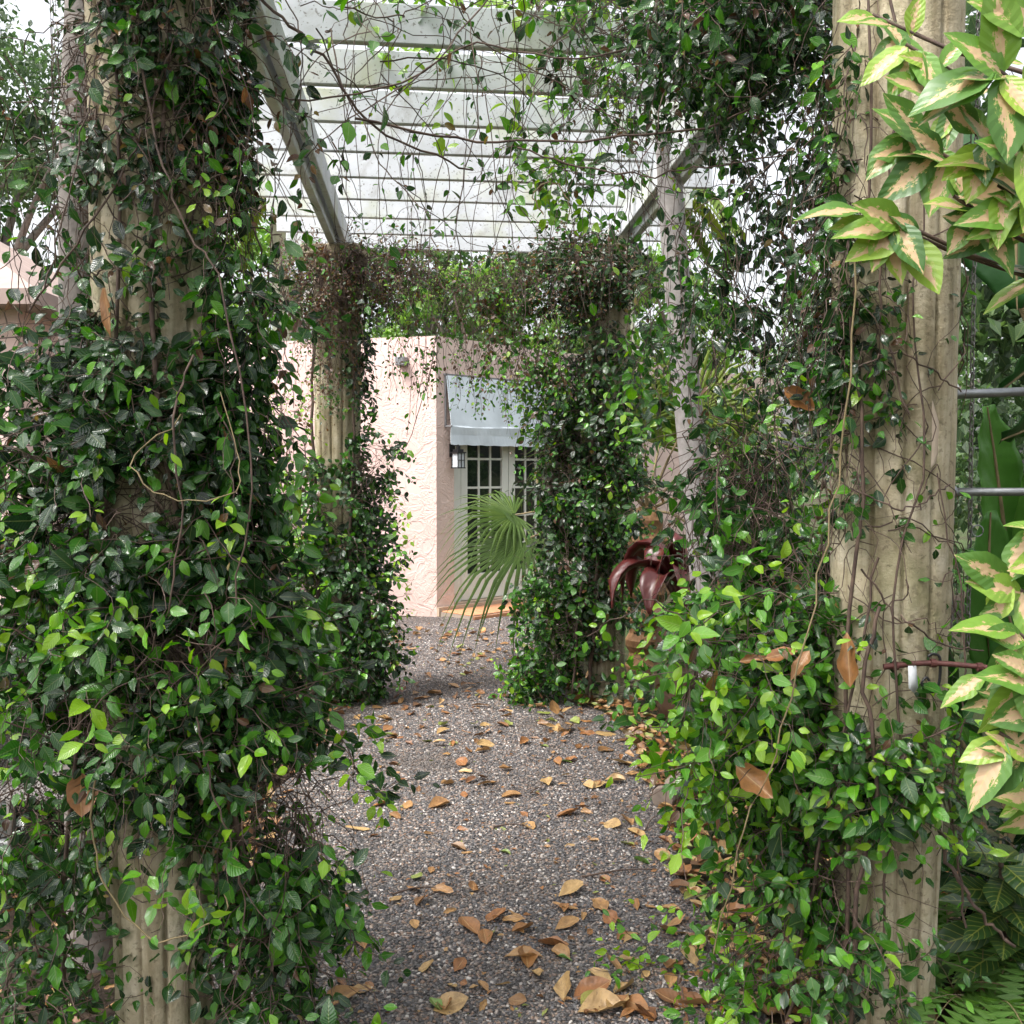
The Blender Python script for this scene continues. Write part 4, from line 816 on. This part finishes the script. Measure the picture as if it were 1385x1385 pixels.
# croton at the foot of the chained column
cb = Vector((1.33, 2.75, 0)); cro = thing('croton', 'dark croton with yellow-veined leaves low beside the chained column', 'shrub', cb)
tube('stem', [Vector((0, 0, 0)), Vector((.02, 0, .2)), Vector((0, .0, .45))], .012, .007, 'vine_stem', cro)
for i in range(26):
    a = i * 2.4; hgt = .15 + .32 * i / 26; d = np.array([math.cos(a), math.sin(a) - .25, lr.uniform(-.3, .5)]); nn = np.array([math.cos(a) * -.2, -.45, 1])
    put_leaf(cro, cb, VARI, 'vr', 'croton_leaf', cb + Vector((.01, 0, hgt)), frames(d[None], nn[None])[0], lr.uniform(.16, .24), lr.randrange(8), .5)
# ferns on the ground at the right
FT = templates(4, 12, W=(.28, .34), fold=(.05, .1), droop=(.05, .2), nst=1)
def fern(base, label, n=11, L=.34, seed=0, group='ferns under the croton'):
    rg = np.random.default_rng(seed); t_ = thing('fern', label, 'fern', base, group)
    for i in range(n):
        a = i / n * 6.283 + rg.uniform(-.2, .2); d = Vector((math.cos(a), math.sin(a), 0)); Lf = L * rg.uniform(.7, 1.1)
        P = smooth_path([Vector((0, 0, .01)), d * Lf * .4 + Vector((0, 0, Lf * .55)), d * Lf * .85 + Vector((0, 0, Lf * .5)), d * Lf * 1.1 + Vector((0, 0, Lf * .25))], 22); T = unit(np.gradient(P, axis=0)); S = unit(np.cross(T, np.array([0, 0, 1.])))
        pos, D, N_, Sz = [], [], [], []
        for j in range(3, 22):
            for sg in (1, -1): pos.append(P[j]); D.append(S[j] * sg + T[j] * .3); N_.append(np.cross(S[j], T[j]) * -1 + np.array([0, 0, .3])); Sz.append(.075 * math.sin(math.pi * min(1, (j - 1) / 21.5)) + .008)
        V, F, tt, uv = leaf_batch(FT, np.array(pos), frames(np.array(D), np.array(N_)), np.array(Sz), rg.integers(0, 4, len(pos)), np.full(len(pos), rg.uniform(.2, .5)))
        fo = link('frond', np_mesh('frond', V, F, tt, uv), 'bright_leaf', t_); v, f = tube_np(P, .0015, 3); link('rachis', np_mesh('rachis', v, f), 'green_stem', fo)
for i, (x, y) in enumerate([(1.22, 2.62), (1.38, 2.50), (1.3, 3.0), (1.5, 2.8)]): fern((x, y, 0), 'small green fern growing under the yellow-veined croton', seed=i)
# broad-leaved groundcover at lower left
gl = thing('ground_plant', 'low plant with broad glossy leaves on the ground under the thick dark vine', 'plant', (-1.12, 2.25, 0))
for i in range(16):
    a = i * 2.4; d = np.array([math.cos(a), math.sin(a) - .2, lr.uniform(.05, .5)]); nn = np.array([0, -.5, 1.])
    put_leaf(gl, (-1.12, 2.25, 0), VARI, 'vr', 'vine_leaf', Vector((-1.12 + lr.uniform(-.05, .05), 2.25 + lr.uniform(-.05, .05), .05 + .12 * lr.random())), frames(d[None], nn[None])[0], lr.uniform(.08, .13), lr.randrange(8), .3)

# ================================================================== TREES (far crowns use lighter leaf colours in place of haze)
def tree(name, label, base, h, crown_c, crown_r, n, seed, mat='tree_leaf', trunk_r=.16, Ls=.12, tint=.4, bark='bark', group=None, gap=-.1):
    rg = np.random.default_rng(seed); t_ = thing(name, label, 'tree', base, group); B = Vector(base); cc = Vector(crown_c) - B
    tube('trunk', [Vector((0, 0, 0)), Vector((rg.uniform(-.15, .15), rg.uniform(-.1, .1), h * .5)), cc * .9], trunk_r, trunk_r * .45, bark, t_, n=10)
    nb_ = 9; tips_ = []
    for i in range(nb_):
        a = i / nb_ * 6.283; e = cc + Vector((math.cos(a) * crown_r[0] * .7, math.sin(a) * crown_r[1] * .7, rg.uniform(-.5, .6) * crown_r[2])); st = cc * rg.uniform(.45, .8)
        tube('limb', [st, (st + e) / 2 + Vector((0, 0, .2)), e], trunk_r * .4, trunk_r * .1, bark, t_, k=8, n=5); tips_.append(np.array(e))
    ncl = 60; u = unit(rg.normal(0, 1, (ncl, 3))) * rg.random((ncl, 1)) ** (1 / 2.4); cen = np.array(cc) + u * np.array(crown_r)
    ci = rg.integers(0, ncl, n); rad = (.16 + .16 * rg.random(ncl)) * min(crown_r)
    off_ = unit(rg.normal(0, 1, (n, 3))) * (rg.random((n, 1)) ** .5) * rad[ci][:, None]; pos = cen[ci] + off_ * np.array([1.2, 1.2, .8])
    D = unit(rg.normal(0, 1, (n, 3)) + np.array([0, 0, -.5])); Nn = unit(off_ / rad[ci][:, None] * .8 + np.array([0, -.2, .8]) + rg.normal(0, .5, (n, 3)))
    V, F, tt, uv = leaf_batch(TT, pos, frames(D, Nn), Ls * rg.uniform(.6, 1.3, n), rg.integers(0, 6, n), np.clip(tint + rg.normal(0, .16, n) + rg.normal(0, .14, ncl)[ci], 0, 1))
    tag(link('crown', np_mesh('crown', V, F, tt, uv), mat, t_), kind='stuff')
tree('oak_tree', 'tall grey-green tree with fine foliage rising above the outbuilding roof', (-6.6, 13, 0), 6, (-6.4, 12.8, 6.4), (2.8, 2.2, 2.9), 22000, 1, Ls=.10, tint=.35)
tree('garden_tree', 'loose bright green tree behind the pale green palm trunk', (-4.6, 18, 0), 4, (-4.4, 17.5, 4.2), (2.2, 1.6, 2.2), 9000, 2, 'bright_leaf', Ls=.12, tint=.55)
tree('garden_tree', 'broad grey-green tree rising behind the flat roof of the pink house', (-1.6, 19, 0), 5, (-1.4, 18.6, 5.6), (3.0, 2.0, 2.4), 14000, 3, Ls=.12, tint=.55)
tree('garden_tree', 'low bright green tree just over the pink house parapet corner', (-.6, 17.6, 0), 3, (-.4, 17.2, 3.7), (1.6, 1.0, 1.3), 7000, 4, 'bright_leaf', Ls=.11, tint=.6)
tree('garden_tree', 'vivid yellow-green tree beside the slim pale palm trunk', (3.4, 20, 0), 4, (3.2, 19.5, 4.0), (1.9, 1.4, 1.9), 9000, 5, 'bright_leaf', Ls=.13, tint=.75)
tree('garden_tree', 'pale airy tree seen under the last white rafter', (.9, 24, 0), 5, (.9, 23.5, 5.2), (3, 2, 2.8), 8000, 6, Ls=.14, tint=.6)  # paler leaf tint stands in for distance haze
tree('garden_tree', 'leafy tree behind the leaning grey trunk', (4.2, 11, 0), 2.4, (4.0, 10.6, 2.2), (1.7, 1.3, 1.5), 9000, 7, Ls=.10, tint=.5)
tree('garden_tree', 'dark leafy tree filling the space behind the banana plants', (5.0, 7.2, 0), 1.6, (4.6, 7.0, 1.2), (1.9, 1.2, 1.3), 9000, 8, Ls=.09, tint=.25)
# leaning grey trunk between the pergola columns
lt = thing('leaning_tree', 'smooth grey leaning tree trunk beside the pergola', 'tree', (1.08, 5.2, 0))
tube('trunk', [Vector((0, 0, 0)), Vector((-.12, 0, 1.2)), Vector((-.22, .02, 2.2)), Vector((-.30, .05, 3.4)), Vector((-.3, .1, 5.2))], .082, .055, 'pale_bark', lt, n=14, k=22)
for i in range(5):
    a = i * 1.3; tube('limb', [Vector((-.3, .1, 5.0)), Vector((-.3 + .5 * math.cos(a), .1 + .5 * math.sin(a), 5.6)), Vector((-.3 + 1.2 * math.cos(a), .1 + 1.2 * math.sin(a), 6.0))], .035, .012, 'pale_bark', lt, k=8)
rg = np.random.default_rng(77); n = 1500; pos = np.array([-.3, .1, 5.9]) + unit(rg.normal(0, 1, (n, 3))) * np.array([1.4, 1.4, .7]) * rg.random((n, 1)) ** .5
V, F, tt, uv = leaf_batch(TT, pos, frames(rg.normal(0, 1, (n, 3)), rg.normal(0, .5, (n, 3)) + np.array([0, 0, 1])), rg.uniform(.06, .12, n), rg.integers(0, 6, n), rg.uniform(.2, .7, n)); tag(link('crown', np_mesh('crown', V, F, tt, uv), 'tree_leaf', lt), kind='stuff')
# old trunk just behind the thick vine
ot = thing('leaning_tree', 'rough grey tree trunk standing just behind the thick dark vine', 'tree', (-1.28, 3.1, 0))
tube('trunk', [Vector((0, 0, 0)), Vector((-.01, 0, 1.2)), Vector((-.005, 0, 2.4)), Vector((.0, .05, 3.6)), Vector((-.25, .1, 5.0))], .085, .05, 'bark', ot, n=14, k=22)
tube('limb', [Vector((0, .05, 3.6)), Vector((-.5, .2, 4.5)), Vector((-1.2, .2, 5.1))], .045, .015, 'bark', ot); tube('limb', [Vector((-.25, .1, 5.0)), Vector((-.1, .3, 5.6)), Vector((.3, .4, 6.0))], .04, .012, 'bark', ot)
pos = np.array([-.4, .2, 5.6]) + unit(rg.normal(0, 1, (n, 3))) * np.array([1.5, 1.4, .7]) * rg.random((n, 1)) ** .5
V, F, tt, uv = leaf_batch(TT, pos, frames(rg.normal(0, 1, (n, 3)), rg.normal(0, .5, (n, 3)) + np.array([0, 0, 1])), rg.uniform(.06, .12, n), rg.integers(0, 6, n), rg.uniform(.2, .7, n)); tag(link('crown', np_mesh('crown', V, F, tt, uv), 'tree_leaf', ot), kind='stuff')
tree('added_shade_tree', 'unseen spreading tree added to shade the thick dark vine', (-3.6, -.6, 0), 4.2, (-2.5, .7, 4.9), (2.1, 1.9, 1.0), 4500, 9, Ls=.12, tint=.3)  # out of view, added so its crown dims the light on the thick vine
def shrub(label, base, r, n, seed, tint, mat='tree_leaf', group=None):
    rg = np.random.default_rng(seed); t_ = thing('garden_shrub', label, 'shrub', base, group); s_ = np.zeros((n, 3)) + rg.normal(0, .05, (n, 3)) * np.array([1, 1, 0]); d = unit(rg.normal(0, 1, (n, 3)) * np.array([1, 1, .5]) + np.array([0, 0, .9])); P = grow(rg, s_, d * np.array(r), 14, max(r) / 11, .03, .16, zmin=.02)
    v, f = tube_np(P, np.linspace(.005, .0015, 14)[None], 3); tag(link('stems', np_mesh('stems', v, f), 'vine_stem', t_), kind='stuff')
    q = strand_leaves(rg, P[:, 3:], .06, .8, tint, .12, .3); V, F, tt, uv = leaf_batch(VT, q[0], frames(q[1], q[2]), q[3], rg.integers(0, len(VT), len(q[0])), q[4]); tag(link('foliage', np_mesh('foliage', V, F, tt, uv), 'vine_leaf', t_), kind='stuff')
tree('garden_tree', 'dense green tree behind the huge drooping banana leaf', (3.2, 5.2, 0), 2.6, (2.75, 4.9, 2.7), (.95, .8, 1.3), 7000, 10, Ls=.09, tint=.3, trunk_r=.07)
shrub('low dark green shrub between the wicker chair and the air conditioner', (-1.75, 4.4, 0), (.5, .5, .6), 130, 3, .25)
shrub('rounded green shrub beyond the wicker chair beside the bushy vine', (-2.0, 5.8, 0), (.6, .5, .9), 190, 4, .35)
shrub('green shrub growing beside the brown clay jar', (1.45, 6.1, 0), (.5, .5, .8), 160, 5, .3)
shrub('shaded shrub under the broad paddle leaves', (1.75, 3.0, 0), (.4, .3, .5), 130, 6, .15)
# palms
def palm(label, base, h, r, mat, seed):
    rg = random.Random(seed); t_ = thing('palm_tree', label, 'palm', base); P = smooth_path([Vector((0, 0, 0)), Vector((.05, 0, h * .5)), Vector((0, 0, h))], 30); rad = np.linspace(r, r * .8, 30) * (1 + .04 * np.sin(np.arange(30) * 2.2)); v, f = tube_np(P, rad, 14); link('trunk', np_mesh('trunk', v, f), mat, t_)
    for i in range(9):
        a = i / 9 * 6.283 + rg.uniform(-.2, .2); d = Vector((math.cos(a), math.sin(a), 0)); P = smooth_path([Vector((0, 0, h)), d * .5 + Vector((0, 0, h + .6)), d * 1.3 + Vector((0, 0, h + .6)), d * 1.9 + Vector((0, 0, h - .1))], 30)
        T = unit(np.gradient(P, axis=0)); S = unit(np.cross(T, np.array([0, 0, 1.]))); pos, D, N_ = [], [], []
        for j in range(4, 30):
            for sg in (1, -1): pos.append(P[j]); D.append(S[j] * sg + T[j] * .5 + np.array([0, 0, -.5])); N_.append(np.array([0, 0, 1.]) + T[j] * .2)
        V, F, tt, uv = leaf_batch(FT, np.array(pos), frames(np.array(D), np.array(N_)), np.full(len(pos), .42), np.zeros(len(pos), int), np.full(len(pos), rg.uniform(.4, .8)))
        V = np.array(V); fo = link('frond', np_mesh('frond', V, F, tt, uv), 'palm_leaf', t_); v, f = tube_np(P, np.linspace(.02, .006, 30), 5); link('rachis', np_mesh('rachis', v, f), 'green_stem', fo)
twig_mat('palm_bark', (.34, .38, .28), (.44, .47, .38))
palm('palm with a pale green smooth trunk behind the pink house', (-3.30, 14.6, 0), 5.0, .14, 'palm_bark', 1)
palm('palm with a slim pale trunk beyond the house and the leaning trunk', (1.95, 17.5, 0), 5.6, .11, 'palm_bark', 2)
# white pipe arch behind the house
ar = thing('pipe_arch', 'white bent pipe arch standing behind the pink house', 'arch', (-2.9, 14.4, 0))
tube('pipe', [Vector((0, 0, 0)), Vector((0, 0, 2.0)), Vector((0, 0, 3.85)), Vector((.05, 0, 4.02)), Vector((.18, 0, 4.06)), Vector((.30, 0, 3.98)), Vector((.33, 0, 3.8)), Vector((.33, 0, 1.5)), Vector((.33, 0, 0))], .022, .022, 'white_pipe', ar, k=60, n=8)
b = BM(); b.cyl((0, 0, 0), (0, 0, .02), .06, .06); b.cyl((.33, 0, 0), (.33, 0, .02), .06, .06); link('foot_plate', b.mesh('foot_plate'), 'white_pipe', ar)

# ================================================================== SMALL THINGS
def chain(label, top, zbot, group=None):
    t_ = thing('hanging_chain', label, 'chain', (top[0], top[1], zbot), group); L = .021; n = int((top[2] - zbot) / L)
    P = np.array([(.0055 * math.cos(a) , 0, .0095 * math.sin(a) + (.0045 if math.sin(a) > 0 else -.0045)) for a in np.linspace(0, 2 * math.pi, 13)]); v, f = tube_np(P, .0022, 5); me = np_mesh('link', v, f); me.materials.append(M['chain_metal'])
    for i in range(n):
        o = link('link', me, None, t_); o.location = (rnd.uniform(-.0015, .0015), 0, .012 + i * L); o.rotation_euler = (0, rnd.uniform(-.1, .1), (.4 if i % 2 else .4 + math.pi / 2))
    b = BM(); b.cyl((0, 0, .012 + n * L - .012), (0, 0, top[2] - zbot + .004), .003, .003, 6); link('eye_bolt', b.mesh('eye_bolt'), 'chain_metal', t_); return t_
raf = [r for r in RAF if r[1] > 2.35][0]
def raf_y(r, x): return r[1] + (r[3] - r[1]) * (x - r[0]) / (r[2] - r[0])
r0 = min(RAF, key=lambda r: abs(raf_y(r, 1.3) - 2.85))
chain('steel chain with a ring, hanging beside the fluted column', (1.285, raf_y(r0, 1.285), 3.172), 1.0)
chain('thin steel chain hanging tight against the fluted column edge', (1.232, raf_y(r0, 1.232), 3.172), 1.02)
rg_ = thing('steel_ring', 'small round steel ring hung on the chain below the grey pipe', 'ring', at(1322, 718, raf_y(r0, 1.285) - .01))
P = np.array([(.016 * math.cos(a), .0, .016 * math.sin(a)) for a in np.linspace(0, 6.2832, 20)]); v, f = tube_np(P, .0018, 6); link('hoop', np_mesh('hoop', v, f), 'grey_metal', rg_)
# grey pipe from the column out to a post
pa, pe = Vector((1.05, 2.62, 1.452)), Vector((1.75, 2.66, 1.452))
gp = thing('metal_pipe', 'straight grey metal pipe fixed sideways to the fluted column', 'pipe', pa); b = BM(); b.cyl((0, 0, 0), pe - pa, .0105, .0105, 14); link('tube', b.mesh('tube', True), 'grey_metal', gp)
b = BM(); b.cyl((.06, .003, 0), (.085, .004, 0), .016, .016, 14); link('collar', b.mesh('collar'), 'grey_metal', gp)
b = BM(); b.cyl(pe - pa + Vector((0, 0, -1.452)), pe - pa + Vector((0, 0, .05)), .02, .02, 12); link('post', b.mesh('post'), 'grey_metal', gp)
pa2 = Vector((1.06, 2.66, 1.70)); g2 = thing('metal_pipe', 'short grey pipe poking out above the longer grey pipe', 'pipe', pa2); b = BM(); b.cyl((0, 0, 0), (.32, .03, .015), .012, .012, 12); link('tube', b.mesh('tube', True), 'grey_metal', g2)
# dark red iron rod with a scroll hook and a paper tag
p0, p1, p2 = at(1195, 902, 2.425), at(1262, 897, 2.41), at(1368, 906, 2.34)
rod = thing('iron_rod', 'dark red iron rod bound across the front of the fluted column', 'rod', p0)
tube('bar', [Vector((0, 0, 0)), p1 - p0, p2 - p0], .0075, .006, 'rust_metal', rod, n=8)
for q in (.12, .5, .8):
    c = (p1 - p0) * (q * 2) if q < .5 else (p1 - p0) + (p2 - p1) * (q * 2 - 1); b = BM(); b.cyl(c - Vector((.006, 0, 0)), c + Vector((.006, 0, 0)), .0105, .0105, 10); link('binding', b.mesh('binding'), 'rust_metal', rod)
hk = thing('scroll_hook', 'black wrought iron scroll hook hanging on the dark red rod', 'hook', p1)
tube('hook', [Vector((-.012, .0, .016)), Vector((0, 0, .022)), Vector((.016, 0, .012)), Vector((.016, 0, -.04)), Vector((.006, 0, -.066)), Vector((-.016, 0, -.066)), Vector((-.026, 0, -.048)), Vector((-.016, 0, -.034)), Vector((-.008, 0, -.042))], .0036, .003, 'black_metal', hk, k=40)
tgp = at(1235, 918, 2.38); tg = thing('paper_tag', 'torn white paper tag tied to the dark red rod', 'tag', tgp)
me = np_mesh('tag', np.array([(-.012, 0, .030), (.008, .003, .030), (.012, 0, -.02), (.002, -.004, -.034), (-.010, 0, -.022), (-.001, -.006, 0)]), np.array([(0, 5, 1), (1, 5, 2), (2, 5, 3), (3, 5, 4), (4, 5, 0)])); o = link('card', me, 'paper_tag', tg); sm = o.modifiers.new('thick', 'SOLIDIFY'); sm.thickness = .001
tube('string', [Vector((0, 0, .028)), Vector((.004, -.004, .045)), Vector((0, .006, .060))], .0008, .0008, 'vine_stem', tg, k=8, n=4)

# air conditioner and wicker chair at the left
ac = thing('air_conditioner', 'dark grey air conditioner unit with louvred side behind the vine', 'air conditioner', (-2.34, 4.3, 0))
b = BM(); b.box((0, 0, .05), (.86, .86, .08), bevel=.01); link('base', b.mesh('base'), 'unit_grey', ac)
b = BM(); b.box((0, 0, .45), (.70, .70, .70)); link('coil', b.mesh('coil'), 'black_metal', ac)
for sx in (-.37, .37):
    for sy in (-.37, .37): b = BM(); b.box((sx, sy, .46), (.06, .06, .74), bevel=.008); link('corner_post', b.mesh('corner_post'), 'unit_grey', ac)
for i in range(22):
    z = .13 + i * .031
    b = BM(); b.box((0, -.375, z), (.67, .02, .012), rot=Matrix.Rotation(R(25), 3, 'X')); b.box((.375, 0, z), (.02, .67, .012)); link('louvre', b.mesh('louvre'), 'unit_grey', ac)
b = BM(); b.box((0, 0, .855), (.84, .84, .05), bevel=.015); link('lid', b.mesh('lid'), 'unit_grey', ac)
def wicker_panel(name, parent, w_, h_, org, ux, uz):
    ux, uz = Vector(ux), Vector(uz); nn = ux.cross(uz).normalized(); pt = .013; tv, tf, off = [], [], 0; o3 = Vector(org)
    for i in range(int(w_ / pt) + 1):
        P = np.array([list(o3 + ux * (i * pt) + uz * (j * pt * .5) + nn * (.004 * math.cos(math.pi * (j * .5 + i)))) for j in range(int(h_ / pt * 2) + 1)]); v, f = tube_np(P, .0035, 4); tv.append(v); tf.append(f + off); off += len(v)
    for j in range(int(h_ / pt) + 1):
        P = np.array([list(o3 + uz * (j * pt) + ux * (i * pt * .5) + nn * (-.004 * math.cos(math.pi * (i * .5 + j)))) for i in range(int(w_ / pt * 2) + 1)]); v, f = tube_np(P, .0035, 4); tv.append(v); tf.append(f + off); off += len(v)
    return tag(link(name, np_mesh(name, np.concatenate(tv), np.concatenate(tf)), 'wicker', parent), kind='stuff')
wc = thing('wicker_chair', 'woven grey wicker chair half hidden behind the thick dark vine', 'chair', (-1.65, 3.6, 0))
wicker_panel('backrest', wc, .50, .52, (-.25, .24, .44), (1, 0, 0), (0, .12, .99)); wicker_panel('seat', wc, .50, .48, (-.25, -.25, .42), (1, 0, 0), (0, 1, 0))
for sx in (-.25, .25):
    wicker_panel('side', wc, .48, .22, (sx, -.24, .43), (0, 1, 0), (0, 0, 1)); tube('armrest', [Vector((sx, -.26, .655)), Vector((sx, 0, .67)), Vector((sx, .27, .69))], .018, .018, 'wicker', wc, n=8)
    for sy in (-.24, .24): tube('leg', [Vector((sx, sy, 0)), Vector((sx, sy, .2)), Vector((sx, sy, .43))], .016, .018, 'wicker', wc, n=8)
tube('top_rail', [Vector((-.26, .30, .95)), Vector((0, .31, .97)), Vector((.26, .30, .95))], .02, .02, 'wicker', wc, n=8)
# weathered log by the path edge
lg = thing('weathered_log', 'grey weathered log end lying by the path among dry leaves', 'log', (.80, 4.75, .0)); P = smooth_path([Vector((.10, .25, .05)), Vector((.02, .0, .055)), Vector((-.12, -.22, .05))], 16); v, f = tube_np(P, np.array([.055 + .012 * math.sin(i * 1.3) for i in range(16)]), 12); lo = link('wood', np_mesh('wood', v, f), 'log_wood', lg)
b = BM(); b.cyl(P[-1] + np.array([.001, .002, 0]), P[-1] + np.array([-.012, -.02, 0]), .056, .05, 12); link('cut_end', b.mesh('cut_end'), 'log_wood', lg)

# ================================================================== FALLEN LEAVES
DT = templates(18, 31, W=(.30, .66), fold=(-.1, .18), droop=(-.2, .2), curl=(-.4, .6), twist=(-.5, .5), roll=(-.9, .9), peak=(.42, .58), nst=7, ncr=3, wave=(.01, .04), sharp=.8)
KIND = [('tan curled dry leaf lying on the gravel path', .62, 'tan fallen leaves'), ('rusty brown curled dry leaf lying on the gravel path', .36, 'rusty fallen leaves'), ('pale straw coloured dry leaf lying on the gravel path', .80, 'straw fallen leaves'),
        ('dark brown shrivelled leaf lying on the gravel path', .12, 'dark fallen leaves'), ('yellow-green fallen leaf lying on the gravel path', .92, 'yellow fallen leaves'), ('fresh green fallen leaf lying on the gravel path', 1.0, 'green fallen leaves')]
fr_ = random.Random(99)
def dry_place():
    y = 2.75 + 7.3 * fr_.random() ** 1.6; a = float(np.interp(y, [2.7, 4, 6.2, 7, 10], [-.52, -.72, -.98, -1.0, -1.15])); b_ = float(np.interp(y, ys, xr))
    x = a + (b_ - a) * (fr_.random() if fr_.random() < .66 else fr_.random() ** .4); return x + .04, y
def zone(x, y):
    if y > 8.4: return 'in front of the terracotta doorstep'
    if y > 5.9: return 'between the two far columns'
    if x > float(np.interp(y, ys, xr)) - .28: return 'at the edge under the leafy vine curtain'
    if y < 3.7: return 'between the two near columns'
    return 'in the open middle of the path'
def path_z(x, y): return .022
def flat_leaf(x, y, L, tilt=.16):
    a = fr_.uniform(0, 6.283); d = np.array([math.cos(a), math.sin(a), fr_.uniform(-.06, .08)]); nn = np.array([fr_.uniform(-tilt, tilt), fr_.uniform(-tilt, tilt), 1.0]); return frames(d[None], nn[None])[0]
def rest_z(V, Rm, L): return -float((V @ Rm.T)[:, 2].min()) * L
for i in range(300):
    x, y = dry_place(); q = fr_.random(); kd = 0 if q < .30 else 1 if q < .58 else 2 if q < .74 else 3 if q < .87 else 4 if q < .91 else 5
    L = .045 + .085 * fr_.random() ** 1.3 if kd < 4 else fr_.uniform(.05, .08); Rm = flat_leaf(x, y, L); ti_ = fr_.randrange(18); lab, tn, gr = KIND[kd]
    o = bpy.data.objects.new('fallen_leaf', leaf_mesh(DT, 'd', ti_, tn, 'dry_leaf')); col.objects.link(o); zn = zone(x, y); lab = lab.replace('lying on the gravel path', 'on the gravel ' + zn); gr = gr + ' ' + zn
    o.matrix_world = Matrix.Translation((x, y, .018 + rest_z(DT[ti_][0], Rm, L))) @ Matrix(Rm.tolist()).to_4x4() @ Matrix.Scale(L, 4); tag(o, lab, 'leaf', gr)
# uncountable litter off the path and against the vines
rg = np.random.default_rng(123); n = 3300; PX, PY = [], []
for i in range(n):
    sct = fr_.random()
    if i >= 2600: x, y = dry_place(); PX.append(x); PY.append(y); continue
    if sct < .45: y = fr_.uniform(2.3, 7.5); x = float(np.interp(y, ys, xr)) + abs(fr_.gauss(0, .28)) - .05
    elif sct < .75: y = fr_.uniform(2.0, 8); x = float(np.interp(y, ys, xl)) - abs(fr_.gauss(0, .4)) + .05
    elif sct < .9: y = fr_.uniform(2.2, 4); x = fr_.uniform(.8, 1.8)
    else: y = fr_.uniform(5.5, 9.8); x = fr_.uniform(-1.3, .5)
    PX.append(x); PY.append(y)
Ls = rg.uniform(.03, .10, n); Ls[2600:] = rg.uniform(.008, .032, n - 2600); tiq = rg.integers(0, 18, n); Rms = frames(np.stack([rg.normal(0, 1, n), rg.normal(0, 1, n), rg.uniform(-.15, .2, n)], 1), np.stack([rg.uniform(-.4, .4, n), rg.uniform(-.4, .4, n), np.ones(n)], 1))
zz = np.array([rest_z(DT[tiq[i]][0], Rms[i], Ls[i]) for i in range(n)]) + .014 + rg.uniform(0, .02, n) * (np.arange(n) < 2600) + .006 * (np.arange(n) >= 2600)
V, F, tt, uv = leaf_batch(DT, np.stack([PX, PY, zz], 1), Rms, Ls, tiq, rg.choice([.08, .15, .3, .4, .6, .75, .95], n))
tag(link('leaf_litter', np_mesh('leaf_litter', V, F, tt, uv), 'dry_leaf'), 'brown leaf litter drifted along the edges of the path', 'leaf litter', kind='stuff')
for i, (px, py, an, L) in enumerate([(840, 1190, .25, .30), (690, 1125, .1, .14), (725, 1075, 1.0, .10), (560, 1215, .4, .16), (880, 1120, 1.2, .2), (480, 1015, .3, .12)]):
    dpt = 1.48 * 1385 / (py - 640); p = at(px, py, dpt); p.z = .026
    o = tube('twig', [Vector((-L / 2 * math.cos(an), -L / 2 * math.sin(an), 0)), Vector((0, .01, .006)), Vector((L / 2 * math.cos(an), L / 2 * math.sin(an), 0))], .004, .0018, 'vine_stem', None, k=10); o.location = p; tag(o, 'thin dark bare twig lying on the gravel path', 'twig', 'twigs on the path')

CT = [(970, 905, 2.36, .10), (1035, 890, 2.33, .08), (1095, 880, 2.32, .085), (1150, 930, 2.34, .13), (1060, 525, 2.45, .09), (995, 1035, 2.34, .11), (1185, 1010, 2.36, .06), (1000, 895, 2.36, .07)]
CL = [(140, 385, 2.33, .13), (97, 655, 2.33, .09), (310, 1060, 2.3, .09), (110, 1045, 2.3, .10)]
for lst, lab, gr in ((CT, 'brown dry leaf caught in the leafy vine curtain beside the chained column', 'dry leaves caught in the leafy vine'), (CL, 'brown dry leaf caught in the thick dark vine', 'dry leaves caught in the dark vine')):
    for px, py, dd, L in lst:
        a = fr_.uniform(0, 6.283); Rm = frames(np.array([[math.cos(a), fr_.uniform(-.6, .6), math.sin(a) - .4]]), np.array([[fr_.uniform(-1, 1), -1, fr_.uniform(-.2, .9)]]))[0]
        o = bpy.data.objects.new('dry_leaf', leaf_mesh(DT, 'd', fr_.randrange(18), fr_.choice([.30, .36, .12]), 'dry_leaf')); col.objects.link(o)
        o.matrix_world = Matrix.Translation(at(px, py, dd + .06)) @ Matrix(Rm.tolist()).to_4x4() @ Matrix.Scale(L * 1.0, 4); tag(o, lab, 'leaf', gr)
